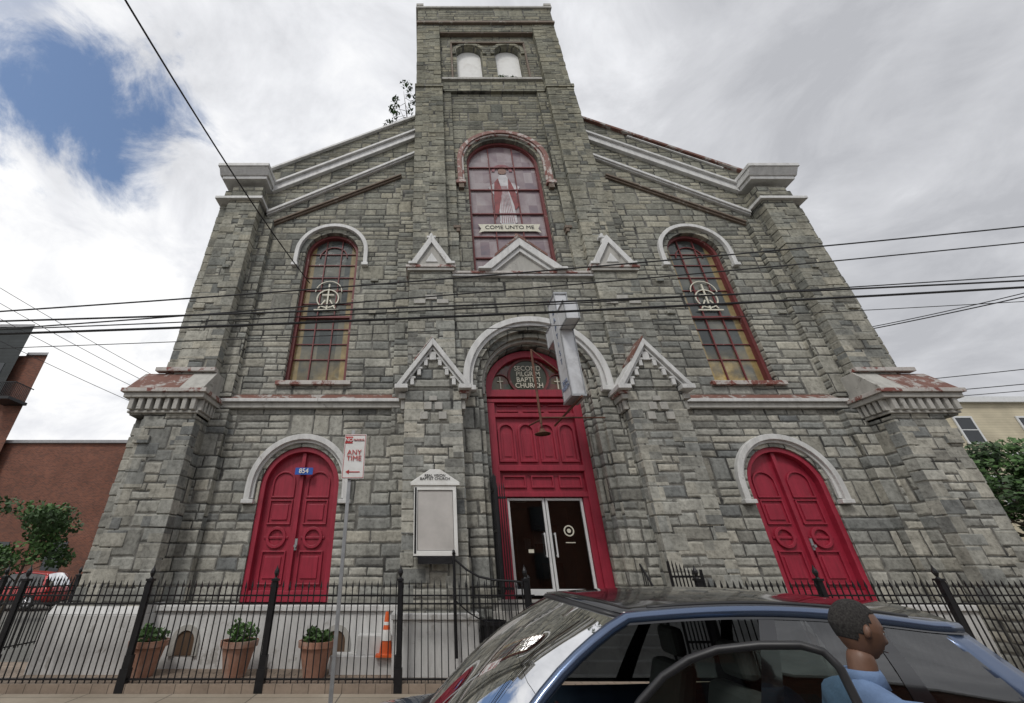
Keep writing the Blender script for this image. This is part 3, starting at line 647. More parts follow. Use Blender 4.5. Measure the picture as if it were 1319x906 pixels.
tr.box(3.26,3.6,8.42,9.03,5.36,5.41); tr.box(3.26,3.6,8.42,9.03,8.14,8.19)
tr.build('trim',STEEL,cs)
GLET=simple('sign_lettering',(.16,.20,.30),.6)
text('lettering','REAL\nVISION',.16,(3.27,8.72,5.75),GLET,cs,rot=(90,0,-90))
for i,ch in enumerate('BAPTIST'): text('letter',ch,.2,(3.27,8.72,7.75-i*.235),GLET,cs,rot=(90,0,-90))
m=MB(); m.tube([(3.43,8.3,5.3),(3.43,10.4,5.3)],.03); m.tube([(2.75,9.3,7.0),(2.75,9.3,5.0)],.03); m.tube([(2.75,9.3,5.15),(4.3,9.3,5.15)],.02); m.tube([(2.75,9.3,5.1),(2.75,10.4,5.3)],.022)
m.tube([(3.43,8.7,8.15),(3.43,10.4,9.2)],.012); m.tube([(2.75,9.3,7.0),(3.3,9.0,6.2)],.015); m.build('bracket_pipes',RUSTY,cs)
m=MB(); m.lathe([(0,.12),(.05,.12),(.07,.06),(.19,0),(.18,-.01)],(2.75,9.3,4.75),14); m.cyl((2.75,9.3,4.85),(2.75,9.3,5.05),.02); m.build('gooseneck_lamp',RUSTY,cs,smooth=True)
# ------------------------------------------------------------ cone, pots, bin
ORG=simple('cone_orange',(.75,.13,.03),.5,0,.08)
tc=empty('traffic_cone',(-.8,10.05,.42)); m=MB(); m.box(-.19,.19,-.19,.19,0,.035); m.lathe([(.15,.03),(.13,.05),(.03,.75),(.0,.75)],n=20); m.build('cone',ORG,tc)
m=MB(); m.lathe([(.113,.26),(.075,.44)],n=20); m.lathe([(.066,.52),(.05,.6)],n=20); m.build('reflective_band',SIGNW,tc)
TERRA=simple('terracotta',(.38,.20,.14),.85,0,.2,5,.003,dirt=(.42,.32,.27))
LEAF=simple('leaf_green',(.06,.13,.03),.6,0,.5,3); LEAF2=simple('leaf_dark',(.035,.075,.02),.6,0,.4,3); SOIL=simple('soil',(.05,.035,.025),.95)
def leafball(m,c,rx,ry,rz,n,sz):
    for _ in range(n):
        while True:
            p=Vector((random.uniform(-1,1),random.uniform(-1,1),random.uniform(-1,1)))
            if p.length<=1: break
        q=Vector(c)+Vector((p.x*rx,p.y*ry,p.z*rz)); s=sz*random.uniform(.6,1.3)
        a=Vector((random.gauss(0,1),random.gauss(0,1),random.gauss(0,1))).normalized(); b=a.orthogonal().normalized()*s*.55; a=a*s
        m.add([q-a,q+b,q+a,q-b],[(0,1,2,3)])
for (x,y,hh) in((-5.5,9.85,.14),(-3.7,9.85,.20),(-2.15,9.8,.11)):
    e=empty('flower_pot',(x,y,.13)); m=MB(); m.lathe([(0,.0),(.2,.0),(.31,.48),(.35,.48),(.36,.58),(.31,.58),(.30,.5),(0,.5)],n=24); m.build('pot',TERRA,e,smooth=False)
    MB().lathe([(.3,.51),(0,.53)],n=16).build('soil',SOIL,e)
    l=MB(); leafball(l,(0.03,0,.60+hh*.4),.3,.3,hh,240,.05); leafball(l,(-.1,0,.66+hh*.7),.12,.12,hh*.7,60,.04); l.build('plants',LEAF,e)
tb=empty('trash_can',(1.35,9.68,.13)); m=MB(); m.lathe([(0,0),(.2,0),(.24,.85),(.27,.85),(.27,.92),(.22,.92),(.21,.1),(0,.1)],n=20)
for i in range(16):
    t=2*math.pi*i/16; m.cyl((.21*math.cos(t),.21*math.sin(t),.02),(.255*math.cos(t),.255*math.sin(t),.88),.012,.012,4)
m.build('bin',IRON,tb)
# ------------------------------------------------------------ trees
BARK=simple('bark',(.10,.08,.06),.95,0,.3,8,.01)
def tree(name,loc,h,cr_,n,leaf=.1,trunk=.12,seed=1,low=.35,dens=(.22,.42)):
    rs=random.getstate(); random.seed(seed)
    e=empty(name,loc); t=MB(); L1=MB(); L2=MB()
    t.cyl((0,0,-.1),(0.04*h,0,h*.45),trunk,trunk*.6,8); t.cyl((.04*h,0,h*.45),(0,0,h*.85),trunk*.6,trunk*.15,7)
    tips=[]
    for i in range(14):
        z=h*random.uniform(low,.8); an=random.uniform(0,6.28); r=cr_*random.uniform(.5,.95)
        p=Vector((math.cos(an)*r,math.sin(an)*r,min(h,z+r*random.uniform(.3,.9)))); t.cyl((.02*h,0,z),p,trunk*.3,trunk*.06,5); tips.append(p)
        mid=Vector((0.02*h,0,z)).lerp(p,.6)
        q=mid+Vector((random.uniform(-.5,.5),random.uniform(-.5,.5),random.uniform(.2,.6)))*cr_*.6; t.cyl(mid,q,trunk*.14,trunk*.04,4); tips.append(q)
    tips.append(Vector((0,0,h*.95)))
    for i,p in enumerate(tips):
        rr=cr_*random.uniform(*dens)
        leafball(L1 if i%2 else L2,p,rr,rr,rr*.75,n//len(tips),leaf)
    t.build('trunk_and_limbs',BARK,e,smooth=True); L1.build('leaves_light',LEAF,e); L2.build('leaves_dark',LEAF2,e)  # two leaf greens, alternating from clump to clump
    random.setstate(rs); return e
tree('street_tree',(-18.6,21,-.1),4.6,1.6,3600,.10,.08,3,.3,(.3,.5))
tree('leafy_tree',(30.3,22,-.1),8.0,2.9,8000,.17,.2,5)
tree('leafy_tree',(33.5,21,-.1),6.0,2.6,6000,.17,.2,6)
tree('rooftop_sapling',(-1.1,11.9,18.6),5.4,.95,420,.09,.04,9,.2,(.10,.24))
l=MB(); leafball(l,(CX+.6,10.9,22.5),.3,.12,.2,90,.07); leafball(l,(CX+1.1,10.9,22.45),.25,.1,.15,60,.07); l.build('tower_weeds',LEAF)
# ------------------------------------------------------------ background buildings
def brick_mat(name,c1,c2,w=.22,h=.075,mort=(.17,.13,.11)):
    m,t,b=newmat(name); g=t.n.new('ShaderNodeNewGeometry'); x,y,z=t.sep(g.outputs['Position'])
    v=t.comb(t.m('ADD',x,y),z,0)
    k=t.n.new('ShaderNodeTexBrick'); t.inp(k.inputs['Vector'],v); k.inputs['Scale'].default_value=1; k.inputs['Brick Width'].default_value=w; k.inputs['Row Height'].default_value=h; k.inputs['Mortar Size'].default_value=.008
    k.inputs['Color1'].default_value=(*c1,1);k.inputs['Color2'].default_value=(*c2,1);k.inputs['Mortar'].default_value=(*mort,1)
    c=t.mix(.7,k.outputs['Color'],t.ramp(t.noise(g.outputs['Position'],.6,6),[(.3,.6),(.7,1.15)]),'MULTIPLY')
    t.inp(b.inputs['Base Color'],c); b.inputs['Roughness'].default_value=.9; return m
BRICK=brick_mat('red_brick',(.23,.075,.04),(.12,.040,.024)); CHAR=brick_mat('charcoal_cladding',(.05,.056,.058),(.042,.048,.05),6,.35,(.015,.015,.015))
SIDING=brick_mat('beige_siding',(.58,.52,.38),(.55,.49,.36),8,.18,(.38,.34,.25))
WIN=simple('window_pane',(.03,.035,.04),.08,0,.2,1)
bb=empty('brick_building')
m=MB(); m.plan([(-62,34),(-35.7,34),(-53.5,50),(-75,50)],-.1,19.6); m.plan([(-36.5,34.6),(-22.5,34.6),(-34,50),(-50,50)],-.1,11.4); m.build('walls',BRICK,bb)
MB().plan([(-62,33.3),(-37.6,33.3),(-56,49),(-75,49)],15.0,22.3).build('upper_cladding',CHAR,bb)
COPG=simple('coping_grey',(.3,.3,.31),.6)
m=MB(); m.plan([(-36.6,34.4),(-22.3,34.4),(-33.8,50),(-50,50)],11.4,11.65); m.plan([(-37.5,33.8),(-35.5,33.8),(-53.3,50),(-56,50)],19.6,19.85); m.plan([(-62,33.2),(-37.5,33.2),(-55.8,49),(-75,49)],22.3,22.6); m.build('parapet_coping',COPG,bb)
m=MB(); m2=MB()
for x in(-33.5,-29,-25):
    z=1.5; m.box(x,x+1.4,34.56,34.7,z,z+2.2); m2.box(x-.1,x+1.5,34.5,34.62,z-.15,z)
for x in(-40,-44,-48):
    for z in(2,6,10,16.5): m.box(x,x+1.5,33.26 if z>14 else 33.96,34.1,z,z+2)
m.build('windows',WIN,bb); m2.build('window_sills',COPG,bb)
m=MB(); m.box(-37.4,-35.4,32.2,34,14.6,14.85)
for i in range(14): m.box(-37.4+i*.15,-37.36+i*.15,32.2,32.24,14.85,16.1)
for i in range(11): m.box(-35.44,-35.4,32.2+i*.15,32.24+i*.15,14.85,16.1)
m.box(-37.4,-35.4,32.19,32.25,16.1,16.18); m.box(-35.45,-35.39,32.2,34,16.1,16.18); m.build('balcony',IRON,bb)
hs=empty('apartment_house'); m=MB(); m.box(33.2,60,27,42,-.1,12.2); m.build('walls',SIDING,hs)
m=MB(); m.box(32.9,60.3,26.7,42.3,12.2,12.6); m.box(33.2,60,26.9,27,8.5,8.7); m.build('cornice',ALUM,hs)
m=MB(); m2=MB()
for x in(36.6,41,45.4,49.8,54):
    for z in(1.5,5.4,9.4): m.box(x,x+1.1,26.93,27.05,z,z+1.7); m2.box(x-.12,x+1.22,26.9,26.98,z-.12,z);m2.box(x-.12,x+1.22,26.9,26.98,z+1.7,z+1.82);m2.box(x-.12,x,26.91,26.98,z,z+1.7);m2.box(x+1.1,x+1.22,26.91,26.98,z,z+1.7);m2.box(x,x+1.1,26.915,26.95,z+.82,z+.88)
m.build('windows',WIN,hs); m2.build('window_trim',ALUM,hs)
rh=empty('row_house'); m=MB(); m.box(-30,-3,-20,-11,-.1,7.5); m.box(-3,12,-20,-11.2,-.1,7); m.box(12,34,-20,-11,-.1,8); m.build('walls',BRICK,rh)
m=MB()
for x in range(-28,33,4):
    for z in(1.2,4.4): m.box(x,x+1.1,-11.1,-10.9,z,z+1.7)
m.build('windows',WIN,rh)
m=MB(); m.box(-30.2,-3,-20,-10.7,7.5,7.8); m.box(-3,12,-20,-10.9,7.0,7.3); m.box(12,34.2,-20,-10.7,8,8.3); m.build('cornice',ALUM,rh)
# ------------------------------------------------------------ wires
WIRE=simple('wire_black',(.012,.012,.014),.6)
ow=empty('overhead_wires'); m=MB()
def wire(p0,p1,sag,r,n=26):
    p0=Vector(p0);p1=Vector(p1); pts=[]
    for i in range(n+1):
        t=i/n; p=p0.lerp(p1,t); p.z-=sag*4*t*(1-t); pts.append(p)
    m.tube(pts,r,6)
def wl(xa,za,xb,zb,r,sag=.25,y=6.0,x0=-18,x1=20):
    k=(zb-za)/(xb-xa); wire((x0,y,za+k*(x0-xa)),(x1,y,za+k*(x1-xa)),sag,r)
wl(-7.6,6.3,12.1,8.3,.015,.4); wl(-7.4,5.9,11.8,7.85,.013,.35); wl(-7.35,5.78,11.0,6.75,.022,.3,6.02); wl(-7.4,5.86,11.2,7.0,.011,.34,5.96); wl(-7.2,5.45,11,6.4,.007,.25)
wl(-7.4,5.92,11,6.78,.017,.25,5.9)
wire((-3.9,11,10.45),(-5.4,-9,11.0),1.2,.016,40)
for a_ in(0,.35,.7,1.2): wire((-8.5,22,8.4-a_),(-22,13,14.6-a_*2.0),.3,.012)
wire((14.5,14,9.8),(20,6,8.6),.2,.018); wire((14.5,14,9.9),(20,6,8.9),.3,.014); wire((15,18,9.2),(24,7,6.9),.2,.014); wire((15,18,8.7),(24,7,6.4),.2,.014); wire((15.5,18,8.5),(24,7,6.2),.2,.012)
m.build('wires',WIRE,ow)
for x in(-18,20):
    up=empty('utility_pole',(x,6,0)); q=MB(); q.cyl((0,0,-.2),(0,0,11),.16,.11,12); q.box(-.06,.06,-1.1,1.1,9.6,9.75); q.cyl((.25,0,7.4),(.25,0,8.3),.2,.2,12); q.build('pole',BARK,up)
# ------------------------------------------------------------ cars
GCAR=glass_mix('windscreen_glass',(.52,.62,.56),.03); GCAR2=glass_mix('tinted_glass',(.12,.13,.14),.10)
RUB=simple('tyre_rubber',(.02,.02,.02),.85,local=True); CHROME=simple('wheel_alloy',(.5,.5,.52),.25,.9,.05,local=True)
BLK=simple('black_gloss',(.008,.008,.01),.12,0,.1,2,coat=1,local=True); TRIMB=simple('black_trim',(.02,.02,.022),.45,local=True); SEAT=simple('seat_fabric',(.06,.06,.062),.9,local=True); LAMP=simple('headlamp_lens',(.6,.6,.62),.1,.2,.1,local=True); TAIL=simple('tail_lamp',(.3,.01,.01),.15,0,.1,local=True)
def car(name,loc,rz,paint,roof,opendoor):
    e=empty(name,loc,rz)
    S=[(0,.60,.42,.70),(.06,.76,.32,.84),(.30,.87,.25,.97),(.75,.91,.22,1.03),(1.15,.92,.22,1.07),(1.7,.92,.22,1.08),(2.4,.92,.22,1.08),(3.3,.92,.22,1.10),(4.2,.92,.24,1.12),(4.6,.87,.28,1.10),(4.76,.78,.42,.96)]
    m=MB(); vs=[]
    def sec(x,w,zb,zt):
        h=[(0,zb),(w*.85,zb),(w*.99,zb+.16),(w,(zb+zt)/2),(w*.985,zt-.12),(w*.93,zt-.01),(w*.5,zt+.02),(0,zt+.035)]
        return [(x,-a,b) for a,b in h]+[(x,a,b) for a,b in h[-2:0:-1]]
    ns=14
    for q in S: vs+=sec(*q)
    fs=[]
    for i in range(len(S)-1):
        for k in range(ns):
            if 1.15<=S[i][0]<4.2 and k in(5,6,7,8): continue
            k2=(k+1)%ns; fs.append((i*ns+k,i*ns+k2,(i+1)*ns+k2,(i+1)*ns+k))
    fs.append(tuple(range(ns-1,-1,-1))); fs.append(tuple((len(S)-1)*ns+k for k in range(ns)))
    m.add(vs,fs); m.build('body',paint,e,smooth=True,fixn=True,sub=2)
    hd=lambda t:(1.86+.30*t*t,.64*t,1.80-.085*t*t)
    cw=lambda t:(.84+.40*t*t,.84*t,1.07)
    def ws(a,b):
        t=2*a-1; p=Vector(cw(t)).lerp(Vector(hd(t)),b); p.z+=.05*math.sin(math.pi*b); p.x-=.03*math.sin(math.pi*b); return p
    MB().grid(ws,14,8).build('windscreen',GCAR,e,smooth=True)
    def rf(a,b):
        t=2*a-1; h=Vector(hd(t)); x=h.x+(4.32-.08*t*t-h.x)*b; return (x,(.64+.03*math.sin(math.pi*b))*t,h.z+.05*math.sin(math.pi*min(1,b*1.1))-.05*b*b)
    MB().grid(rf,16,16).build('roof',roof,e,smooth=True,solid=.02)
    def rg(a,b):
        t=2*a-1; p=Vector(rf(a,1)).lerp(Vector((4.66-.1*t*t,.80*t,1.11)),b); p.x+=.05*math.sin(math.pi*b); return p
    MB().grid(rg,10,6).build('rear_glass',GCAR2,e,smooth=True)
    MB().tube([Vector(hd(-.97+1.94*k/12))+Vector((-.01,0,-.01)) for k in range(13)],.022,6).build('windscreen_header',TRIMB,e,smooth=True)
    MB().tube([Vector(cw(-.97+1.94*k/12))+Vector((-.02,0,-.005)) for k in range(13)],.03,6).build('windscreen_cowl',TRIMB,e,smooth=True)
    wp=MB(); wp.tube([ws(.30,.02),ws(.50,.05),ws(.68,.10)],.009,5); wp.tube([ws(.62,.02),ws(.80,.05),ws(.93,.13)],.009,5); wp.build('wipers',TRIMB,e)
    for s in(-1,1):
        a=(s+1)/2
        def sd(p,b,s=s,a=a):
            top=Vector(rf(a,p)); bot=Vector((1.25+3.32*p,.88*s,1.09)); q=bot.lerp(top,b); q.y+=s*.035*math.sin(math.pi*b); return q
        spans=[(.03,.40),(.44,.70),(.74,.93)]
        if opendoor and s<0: spans=spans[1:]
        gm=MB()
        for p0,p1 in spans: gm.grid(lambda i,j:sd(p0+(p1-p0)*i,.02+.93*j),8,5)
        gm.build('side_glass',GCAR2,e,smooth=True)
        pm=MB(); pmb=MB()
        apts=[Vector(cw(s*1.0)).lerp(Vector(hd(s*1.0)),k/8)+Vector((-.03*math.sin(math.pi*k/8),0,.05*math.sin(math.pi*k/8))) for k in range(9)]
        pm.tube(apts[:-1]+[sd(k/24,1)+Vector((0,0,-.008)) for k in range(0,25)],.036,10)
        pm.build('roof_rail_and_a_pillar',paint,e,smooth=True)
        rr_=MB(); rr_.tube([sd(.08+.8*k/16,1)+Vector((0,-s*.05,.035)) for k in range(17)],.012,8); rr_.build('roof_rack_rail',TRIMB,e,smooth=True)
        dm=MB(); dm.grid(lambda i,j:sd(.92+.08*i,j),3,5); dm.build('rear_pillar',paint,e,smooth=True,solid=.03)
        for p0,p1 in((.40,.445),(.70,.742)): pmb.grid(lambda i,j:sd(p0+(p1-p0)*i,j)+Vector((0,s*.004,0)),2,5)
        pmb.grid(lambda i,j:sd(i,.93+.06*j)+Vector((0,s*.006,0)),16,1)
        if not(opendoor and s<0): pmb.grid(lambda i,j:sd(i,.0+.04*j)+Vector((0,s*.006,0)),16,1)
        pmb.build('black_pillars',BLK,e,smooth=True)
        c=MB(); y0,y1=sorted((s*.90,s*.935)); c.box(.2,4.6,y0,y1,.24,.42); c.build('sill_cladding',RUB,e,bevel=.01)
        for wx in(.86,3.82):
            w=MB(); y0,y1=sorted((s*.70,s*.94)); w.cyl((wx,y0,.34),(wx,y1,.34),.34,.34,28); w.build('tyre',RUB,e,bevel=.03)
            w=MB(); w.cyl((wx,s*.93,.34),(wx,s*.95,.34),.07,.06,12)
            for k in range(5):
                t=k*2*math.pi/5; w.cyl((wx,s*.945,.34),(wx+.22*math.cos(t),s*.945,.34+.22*math.sin(t)),.03,.02,6)
            w.cyl((wx,s*.935,.34),(wx,s*.944,.34),.235,.225,24); w.build('wheel_rim',CHROME,e)
        MB().lathe([(0,.06),(.1,.04),(.14,0)],(.20,s*.68,.80),14).build('headlamp',LAMP,e,smooth=True)
        tl=MB(); y0,y1=sorted((s*.62,s*.84)); tl.box(4.6,4.74,y0,y1,.85,1.06); tl.build('tail_lamp',TAIL,e,bevel=.02)
        if not(opendoor and s<0):
            mm=MB(); y0,y1=sorted((s*.93,s*1.12)); mm.box(1.5,1.62,y0,y1,1.08,1.24); mm.build('door_mirror',paint,e,bevel=.03)
            c=MB()
            for hx in(2.55,3.6):
                y0,y1=sorted((s*.92,s*.95)); c.box(hx,hx+.18,y0,y1,.95,.98)
            c.build('door_handles',paint,e,bevel=.008)
        c=MB(); y0,y1=sorted((s*.90,s*.923))
        for hx in(1.72,2.86,3.85): c.box(hx,hx+.008,y0,y1,.4,1.06)
        c.build('door_shut_lines',BLK,e)
    gr=MB(); gr.box(-.01,.08,-.45,.45,.45,.68); gr.build('grille',BLK,e,bevel=.02)
    it=MB(); it.box(1.2,4.5,-.8,.8,.3,.5); it.build('cabin_floor',SEAT,e,bevel=.05)
    it=MB(); it.box(1.0,1.6,-.76,.76,.6,1.04); it.box(1.45,1.62,-.62,-.2,1.0,1.12); it.build('dashboard',SEAT,e,bevel=.06)
    se=MB()
    for sx,sy in((2.2,-.4),(2.2,.4),(3.2,-.4),(3.2,.4)):
        se.box(sx,sx+.5,sy-.25,sy+.25,.5,.72); se.prism([(sx+.38,.68),(sx+.55,.68),(sx+.78,1.32),(sx+.64,1.32)],sy-.24,sy+.24); se.box(sx+.68,sx+.79,sy-.13,sy+.13,1.36,1.56)
    se.build('seats',SEAT,e,bevel=.04)
    sw=MB(); cc=Vector((1.78,-.4,1.05)); pts=[cc+Vector((-.06*math.sin(t),.19*math.cos(t),.18*math.sin(t))) for t in [2*math.pi*i/20 for i in range(21)]]; sw.tube(pts,.016,6); sw.tube([pts[0],pts[10]],.014); sw.build('steering_wheel',BLK,e)
    mi=MB(); mi.box(1.98,2.02,-.12,.12,1.62,1.69); mi.tube([(1.97,0,1.62),(1.97,0,1.50)],.002,4); mi.build('rear_view_mirror',BLK,e,bevel=.004)
    af=MB(); af.cyl((1.965,0,1.47),(1.975,0,1.47),.035,.035,14); af.build('air_freshener',CREAM,e)
    if opendoor:
        dr=empty('front_door',(1.76,-.93,0),R(-25)); dr.parent=e
        f=MB(); f.prism([(0,.34),(1.16,.34),(1.16,1.08),(0,1.08)],-.03,.04); f.build('door_panel',paint,dr,bevel=.02)
        fp=[(-.02,1.08),(.12,1.24),(.25,1.38),(.38,1.49),(.52,1.57),(.66,1.62),(.85,1.65),(1.02,1.66),(1.10,1.64),(1.14,1.58),(1.16,1.35),(1.17,1.08)]
        f=MB(); f.tube([(a,.01+.12*(b-1.08),b) for a,b in fp],.019,8); f.build('door_window_frame',TRIMB,dr,smooth=True)
        g2=MB(); g2.add([(a,.01+.12*(b-1.08),b) for a,b in fp],[tuple(range(len(fp)))]); g2.build('door_glass_pane',GCAR,dr)
        mm=MB(); mm.box(.0,.12,-.22,-.03,1.06,1.22); mm.build('door_mirror',paint,dr,bevel=.03)
        ap=MB(); ap.box(1.74,2.84,-.926,-.915,.42,1.06); ap.build('door_opening_shade_panel',DARK,e)  # black panel on the uncut body side, painted-in shade of the open doorway
    return e
NAVY=simple('blue_grey_car_paint',(.09,.13,.22),.25,.7,.05,2,coat=1,local=True); REDP=simple('red_car_paint',(.42,.02,.02),.3,.2,.05,2,coat=1,local=True)
car('parked_car',(-.88,3.72,.0),0,NAVY,BLK,True)
bpy.context.view_layer.update()
car('parked_car',(-25.7,27.0,-.05),R(0),REDP,REDP,False)
PAPER=simple('paper',(.7,.68,.45),.8)
pap=MB(); pap.add([(.42,3.35,1.085),(.66,3.28,1.085),(.70,3.44,1.085),(.47,3.54,1.085)],[(0,1,2,3)]); pap.build('dashboard_paper',PAPER)
# ------------------------------------------------------------ man
def man():
    e=empty('man',(2.10,2.52,-.12),R(-8)); e.scale=(1.06,1.06,1.06)
    SK=simple('skin_brown',(.15,.078,.05),.5,0,.12,20,local=True); SH=simple('shirt_blue',(.13,.20,.34),.85,0,.2,9,.003,local=True); PA=simple('trousers_dark',(.03,.032,.04),.9,local=True); HA=simple('short_greying_hair',(.035,.032,.03),.95,0,.8,120,.006,local=True)
    def skin(name,V,E,rad,mat,sub=2):
        me=bpy.data.meshes.new(name); me.from_pydata(V,E,[]); o=link(bpy.data.objects.new(name,me),e)
        sm=o.modifiers.new('k','SKIN')
        if not me.skin_vertices: me.skin_vertices.new()
        for i,r in enumerate(rad): me.skin_vertices[0].data[i].radius=(r if isinstance(r,tuple) else (r,r))
        me.skin_vertices[0].data[0].use_root=True
        u=o.modifiers.new('u','SUBSURF'); u.levels=sub;u.render_levels=sub; me.materials.append(mat); sm.use_smooth_shade=True; return o
    V=[(0,0,.98),(.01,0,1.12),(.02,0,1.28),(.03,0,1.44),(.045,0,1.53),(.06,0,1.58),
       (.03,.17,1.45),(.0,.23,1.30),(.0,.26,1.15),(.12,.25,1.0),(.22,.22,.94),
       (.03,-.17,1.45),(.02,-.23,1.30),(.03,-.26,1.15),(.2,-.24,1.12),(.3,-.22,1.16)]
    E=[(0,1),(1,2),(2,3),(3,4),(4,5),(3,6),(6,7),(7,8),(8,9),(9,10),(3,11),(11,12),(12,13),(13,14),(14,15)]
    rd=[(.15,.13),(.145,.12),(.165,.125),(.15,.11),.065,.05,.075,.058,.05,.042,.032,.075,.058,.05,.042,.032]
    skin('shirt_torso',V,E,rd,SH)
    skin('neck',[(.045,0,1.50),(.065,0,1.58),(.085,0,1.67)],[(0,1),(1,2)],[.06,.056,.055],SK)
    V=[(0,0,.95),(0,.1,.9),(.02,.11,.52),(0,.11,.12),(0,-.1,.9),(.06,-.11,.52),(.02,-.11,.12)]
    skin('trousers',V,[(0,1),(1,2),(2,3),(0,4),(4,5),(5,6)],[.14,.1,.07,.055,.1,.07,.055],PA)
    for s in(-1,1):
        skin('shoe',[(-.05,s*.11,.06),(.08,s*.11,.05),(.19,s*.11,.04)],[(0,1),(1,2)],[.05,.048,.035],BLK,1)
    for base,d in(((.24,.215,.93),Vector((.6,-.1,-.7))),((.31,-.215,1.165),Vector((.95,.1,.2)))):
        b0=Vector(base); d=d.normalized(); side=Vector((0,1,0))
        skin('palm',[b0,b0+d*.07],[(0,1)],[(.026,.034),(.02,.038)],SK,1)
        for i,(o_,L) in enumerate(((-.03,.07),(-.01,.08),(.01,.075),(.03,.06))):
            p=b0+d*.07+side*o_; dn=(d+Vector((0,0,-.5))).normalized(); skin('finger_%d'%i,[p-d*.02,p+d*L*.45,p+d*L*.45+dn*L*.5],[(0,1),(1,2)],[.009,.009,.007],SK,1)
        p=b0+d*.02+side*(.03 if base[1]<0 else -.03); skin('thumb',[p,p+(d+side*(.9 if base[1]<0 else -.9)).normalized()*.045,p+(d*1.4+side*(.6 if base[1]<0 else -.6)).normalized()*.08],[(0,1),(1,2)],[.011,.01,.008],SK,1)
    hp=Vector((.105,0,1.735))
    def headco(th,ph):
        x=math.sin(ph)*math.cos(th); y=math.sin(ph)*math.sin(th); z=math.cos(ph)
        rx,ry,rz=.100,.077,.122
        if z<0:
            k=-z; ry*=1-.28*k
            if x<0: rx*=1-.45*k
            else: rx*=1+.02*k
        px_,py_,pz_=x*rx,y*ry,z*rz
        if x>0:
            g=lambda a,b,sy,sz:math.exp(-((py_-a)/sy)**2-((pz_-b)/sz)**2)
            px_+=.019*g(0,-.027,.016,.016)+.011*g(0,.0,.010,.022)+.006*g(0,.03,.05,.010)-.011*g(.031,.006,.014,.012)-.011*g(-.031,.006,.014,.012)
            px_+=.007*g(0,-.060,.024,.009)+.006*g(0,-.075,.022,.008)-.004*g(0,-.067,.026,.003)+.010*g(0,-.103,.025,.015)
            px_+=.004*g(.04,-.03,.02,.02)+.004*g(-.04,-.03,.02,.02)
        return px_,py_,pz_
    nu,nv=96,72; vs=[];fs=[]
    for j in range(nv+1):
        for i in range(nu): vs.append(headco(2*math.pi*i/nu,math.pi*(j/nv)*.999+.0005))
    for j in range(nv):
        for i in range(nu): fs.append((j*nu+i,(j+1)*nu+i,(j+1)*nu+(i+1)%nu,j*nu+(i+1)%nu))
    hd=empty('head',hp); hd.parent=e; hd.rotation_euler=(0,R(14),R(-2))
    MB().add(vs,fs).build('skull_and_face',SK,hd,smooth=True)
    keep=set(); hv=[]
    for k,v in enumerate(vs):
        x,y,z=v; f=1.022+random.uniform(-.006,.006); hv.append((x*f,y*f,z*f+.001))
        if z>.062+.3*max(0,x)-.0 or (x<.008 and z>-.022) or (x<-.03 and z>-.055) or (x<.022 and z>.03): keep.add(k)
    hf=[q for q in fs if all(i in keep for i in q)]
    MB().add(hv,hf).build('hair',HA,hd,smooth=True,solid=.002)
    for s in(-1,1):
        m=MB(); m.lathe([(0,.012),(.011,.009),(.017,0),(.012,-.006),(0,-.006)],(0,0,0),14); o=m.build('ear',SK,hd,smooth=True); o.location=(-.005,s*.078,-.005); o.rotation_euler=(R(-90*s),0,0); o.scale=(.95,1.75,1.2)
        m=MB(); m.lathe([(0,.011),(.006,.009),(.0095,.005),(.011,0),(.0095,-.005),(.006,-.009),(0,-.011)],(.0775,s*.031,.006),12); m.build('eye',SIGNW,hd,smooth=True)
        m=MB(); m.cyl((.087,s*.032,.006),(.089,s*.032,.006),.005,.004,10); m.build('iris',DARK,hd)
        m=MB(); m.tube([(.088,s*.018,.026),(.090,s*.032,.03),(.082,s*.048,.026)],.0035,5); m.build('eyebrow',HA,hd)
        m=MB(); m.tube([(.085,s*.020,.014),(.088,s*.032,.0165),(.082,s*.044,.012)],.003,5); m.build('eyelid',SK,hd)
    m=MB(); m.tube([(.097,-.022,-.068),(.1045,0,-.067),(.097,.022,-.068)],.0022,5); m.build('mouth_line',simple('lip_dark',(.07,.03,.025),.5),hd)
    m=MB(); m.lathe([(.078,-.02),(.072,.03),(.066,.05)],(.055,0,1.53),20); m.build('collar',SH,e,smooth=True,solid=.006)
man()
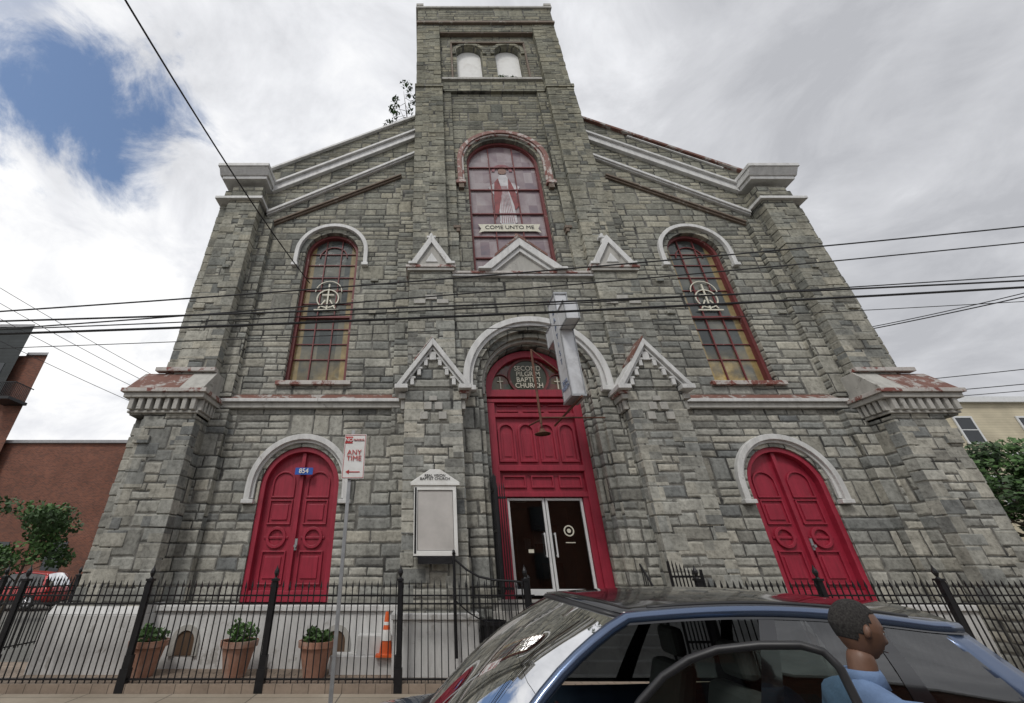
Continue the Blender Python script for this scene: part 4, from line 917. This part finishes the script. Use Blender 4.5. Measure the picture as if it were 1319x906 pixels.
# ------------------------------------------------------------ world
w=bpy.data.worlds.new('World'); sc.world=w; w.use_nodes=True; t=NT(w); n=w.node_tree.nodes; bg=n['Background']
SUN_EL=R(52); AZ=R(205)
sky=n.new('ShaderNodeTexSky'); sky.sky_type='NISHITA'; sky.sun_disc=False; sky.sun_elevation=SUN_EL; sky.sun_rotation=AZ
t.l.new(sky.outputs[0],bg.inputs[0]); bg.inputs[1].default_value=.15
D=n.new('ShaderNodeTexCoord').outputs['Generated']; x,y,z=t.sep(D)
zz=t.m('ADD',t.m('MAXIMUM',z,0),.45)
V=t.comb(t.m('DIVIDE',x,zz),t.m('DIVIDE',y,zz),t.m('MULTIPLY',z,.6))
n1=t.noise(V,1.7,8,.55,.35); n2=t.noise(V,4.5,8,.62,.5)
v=t.m('ADD',t.m('MULTIPLY',n1,.58),t.m('MULTIPLY',n2,.42))
v=t.m('ADD',v,t.m('MULTIPLY',x,-.155))
cc=t.ramp(v,[(.32,(.46,.47,.50)),(.43,(.60,.61,.64)),(.53,(.80,.81,.84)),(.62,(1.0,1.0,1.0))])
b2=n.new('ShaderNodeBackground'); t.l.new(cc,b2.inputs[0]); b2.inputs[1].default_value=1.08
def blob(d,r0,r1,amp):
    dv=Vector(d).normalized(); vm=n.new('ShaderNodeVectorMath'); vm.operation='DISTANCE'; t.l.new(D,vm.inputs[0]); vm.inputs[1].default_value=dv
    dd=t.m('ADD',vm.outputs['Value'],t.m('MULTIPLY',t.m('SUBTRACT',t.noise(D,6,9,.65,.4),.5),amp))
    return t.mr(dd,r0,r1,1,0,True)
mk=t.m('MAXIMUM',blob((-.565,.43,.70),.05,.16,.40),blob((-.575,.50,.64),.02,.11,.34))
mk=t.m('MAXIMUM',mk,t.m('MULTIPLY',blob((-.60,.26,.75),.01,.09,.3),.5))
mx=n.new('ShaderNodeMixShader'); t.l.new(mk,mx.inputs[0]); t.l.new(b2.outputs[0],mx.inputs[1]); t.l.new(bg.outputs[0],mx.inputs[2]); t.l.new(mx.outputs[0],n['World Output'].inputs[0])
sl=bpy.data.lights.new('sun','SUN'); sl.energy=1.5; sl.angle=R(12); sl.color=(1,.97,.92); so=link(bpy.data.objects.new('sun',sl))
sd=Vector((math.sin(AZ)*math.cos(SUN_EL),math.cos(AZ)*math.cos(SUN_EL),math.sin(SUN_EL))); so.rotation_euler=sd.to_track_quat('Z','Y').to_euler()
# ------------------------------------------------------------ camera
cd=bpy.data.cameras.new('camera'); cd.sensor_width=36; cd.lens=522/1319*36; cd.shift_x=(659.5-548)/1319; cd.clip_start=.05; cd.clip_end=1500
co=link(bpy.data.objects.new('camera',cd)); co.location=(0,0,2.0); co.rotation_euler=(R(90+27.97),0,0); sc.camera=co
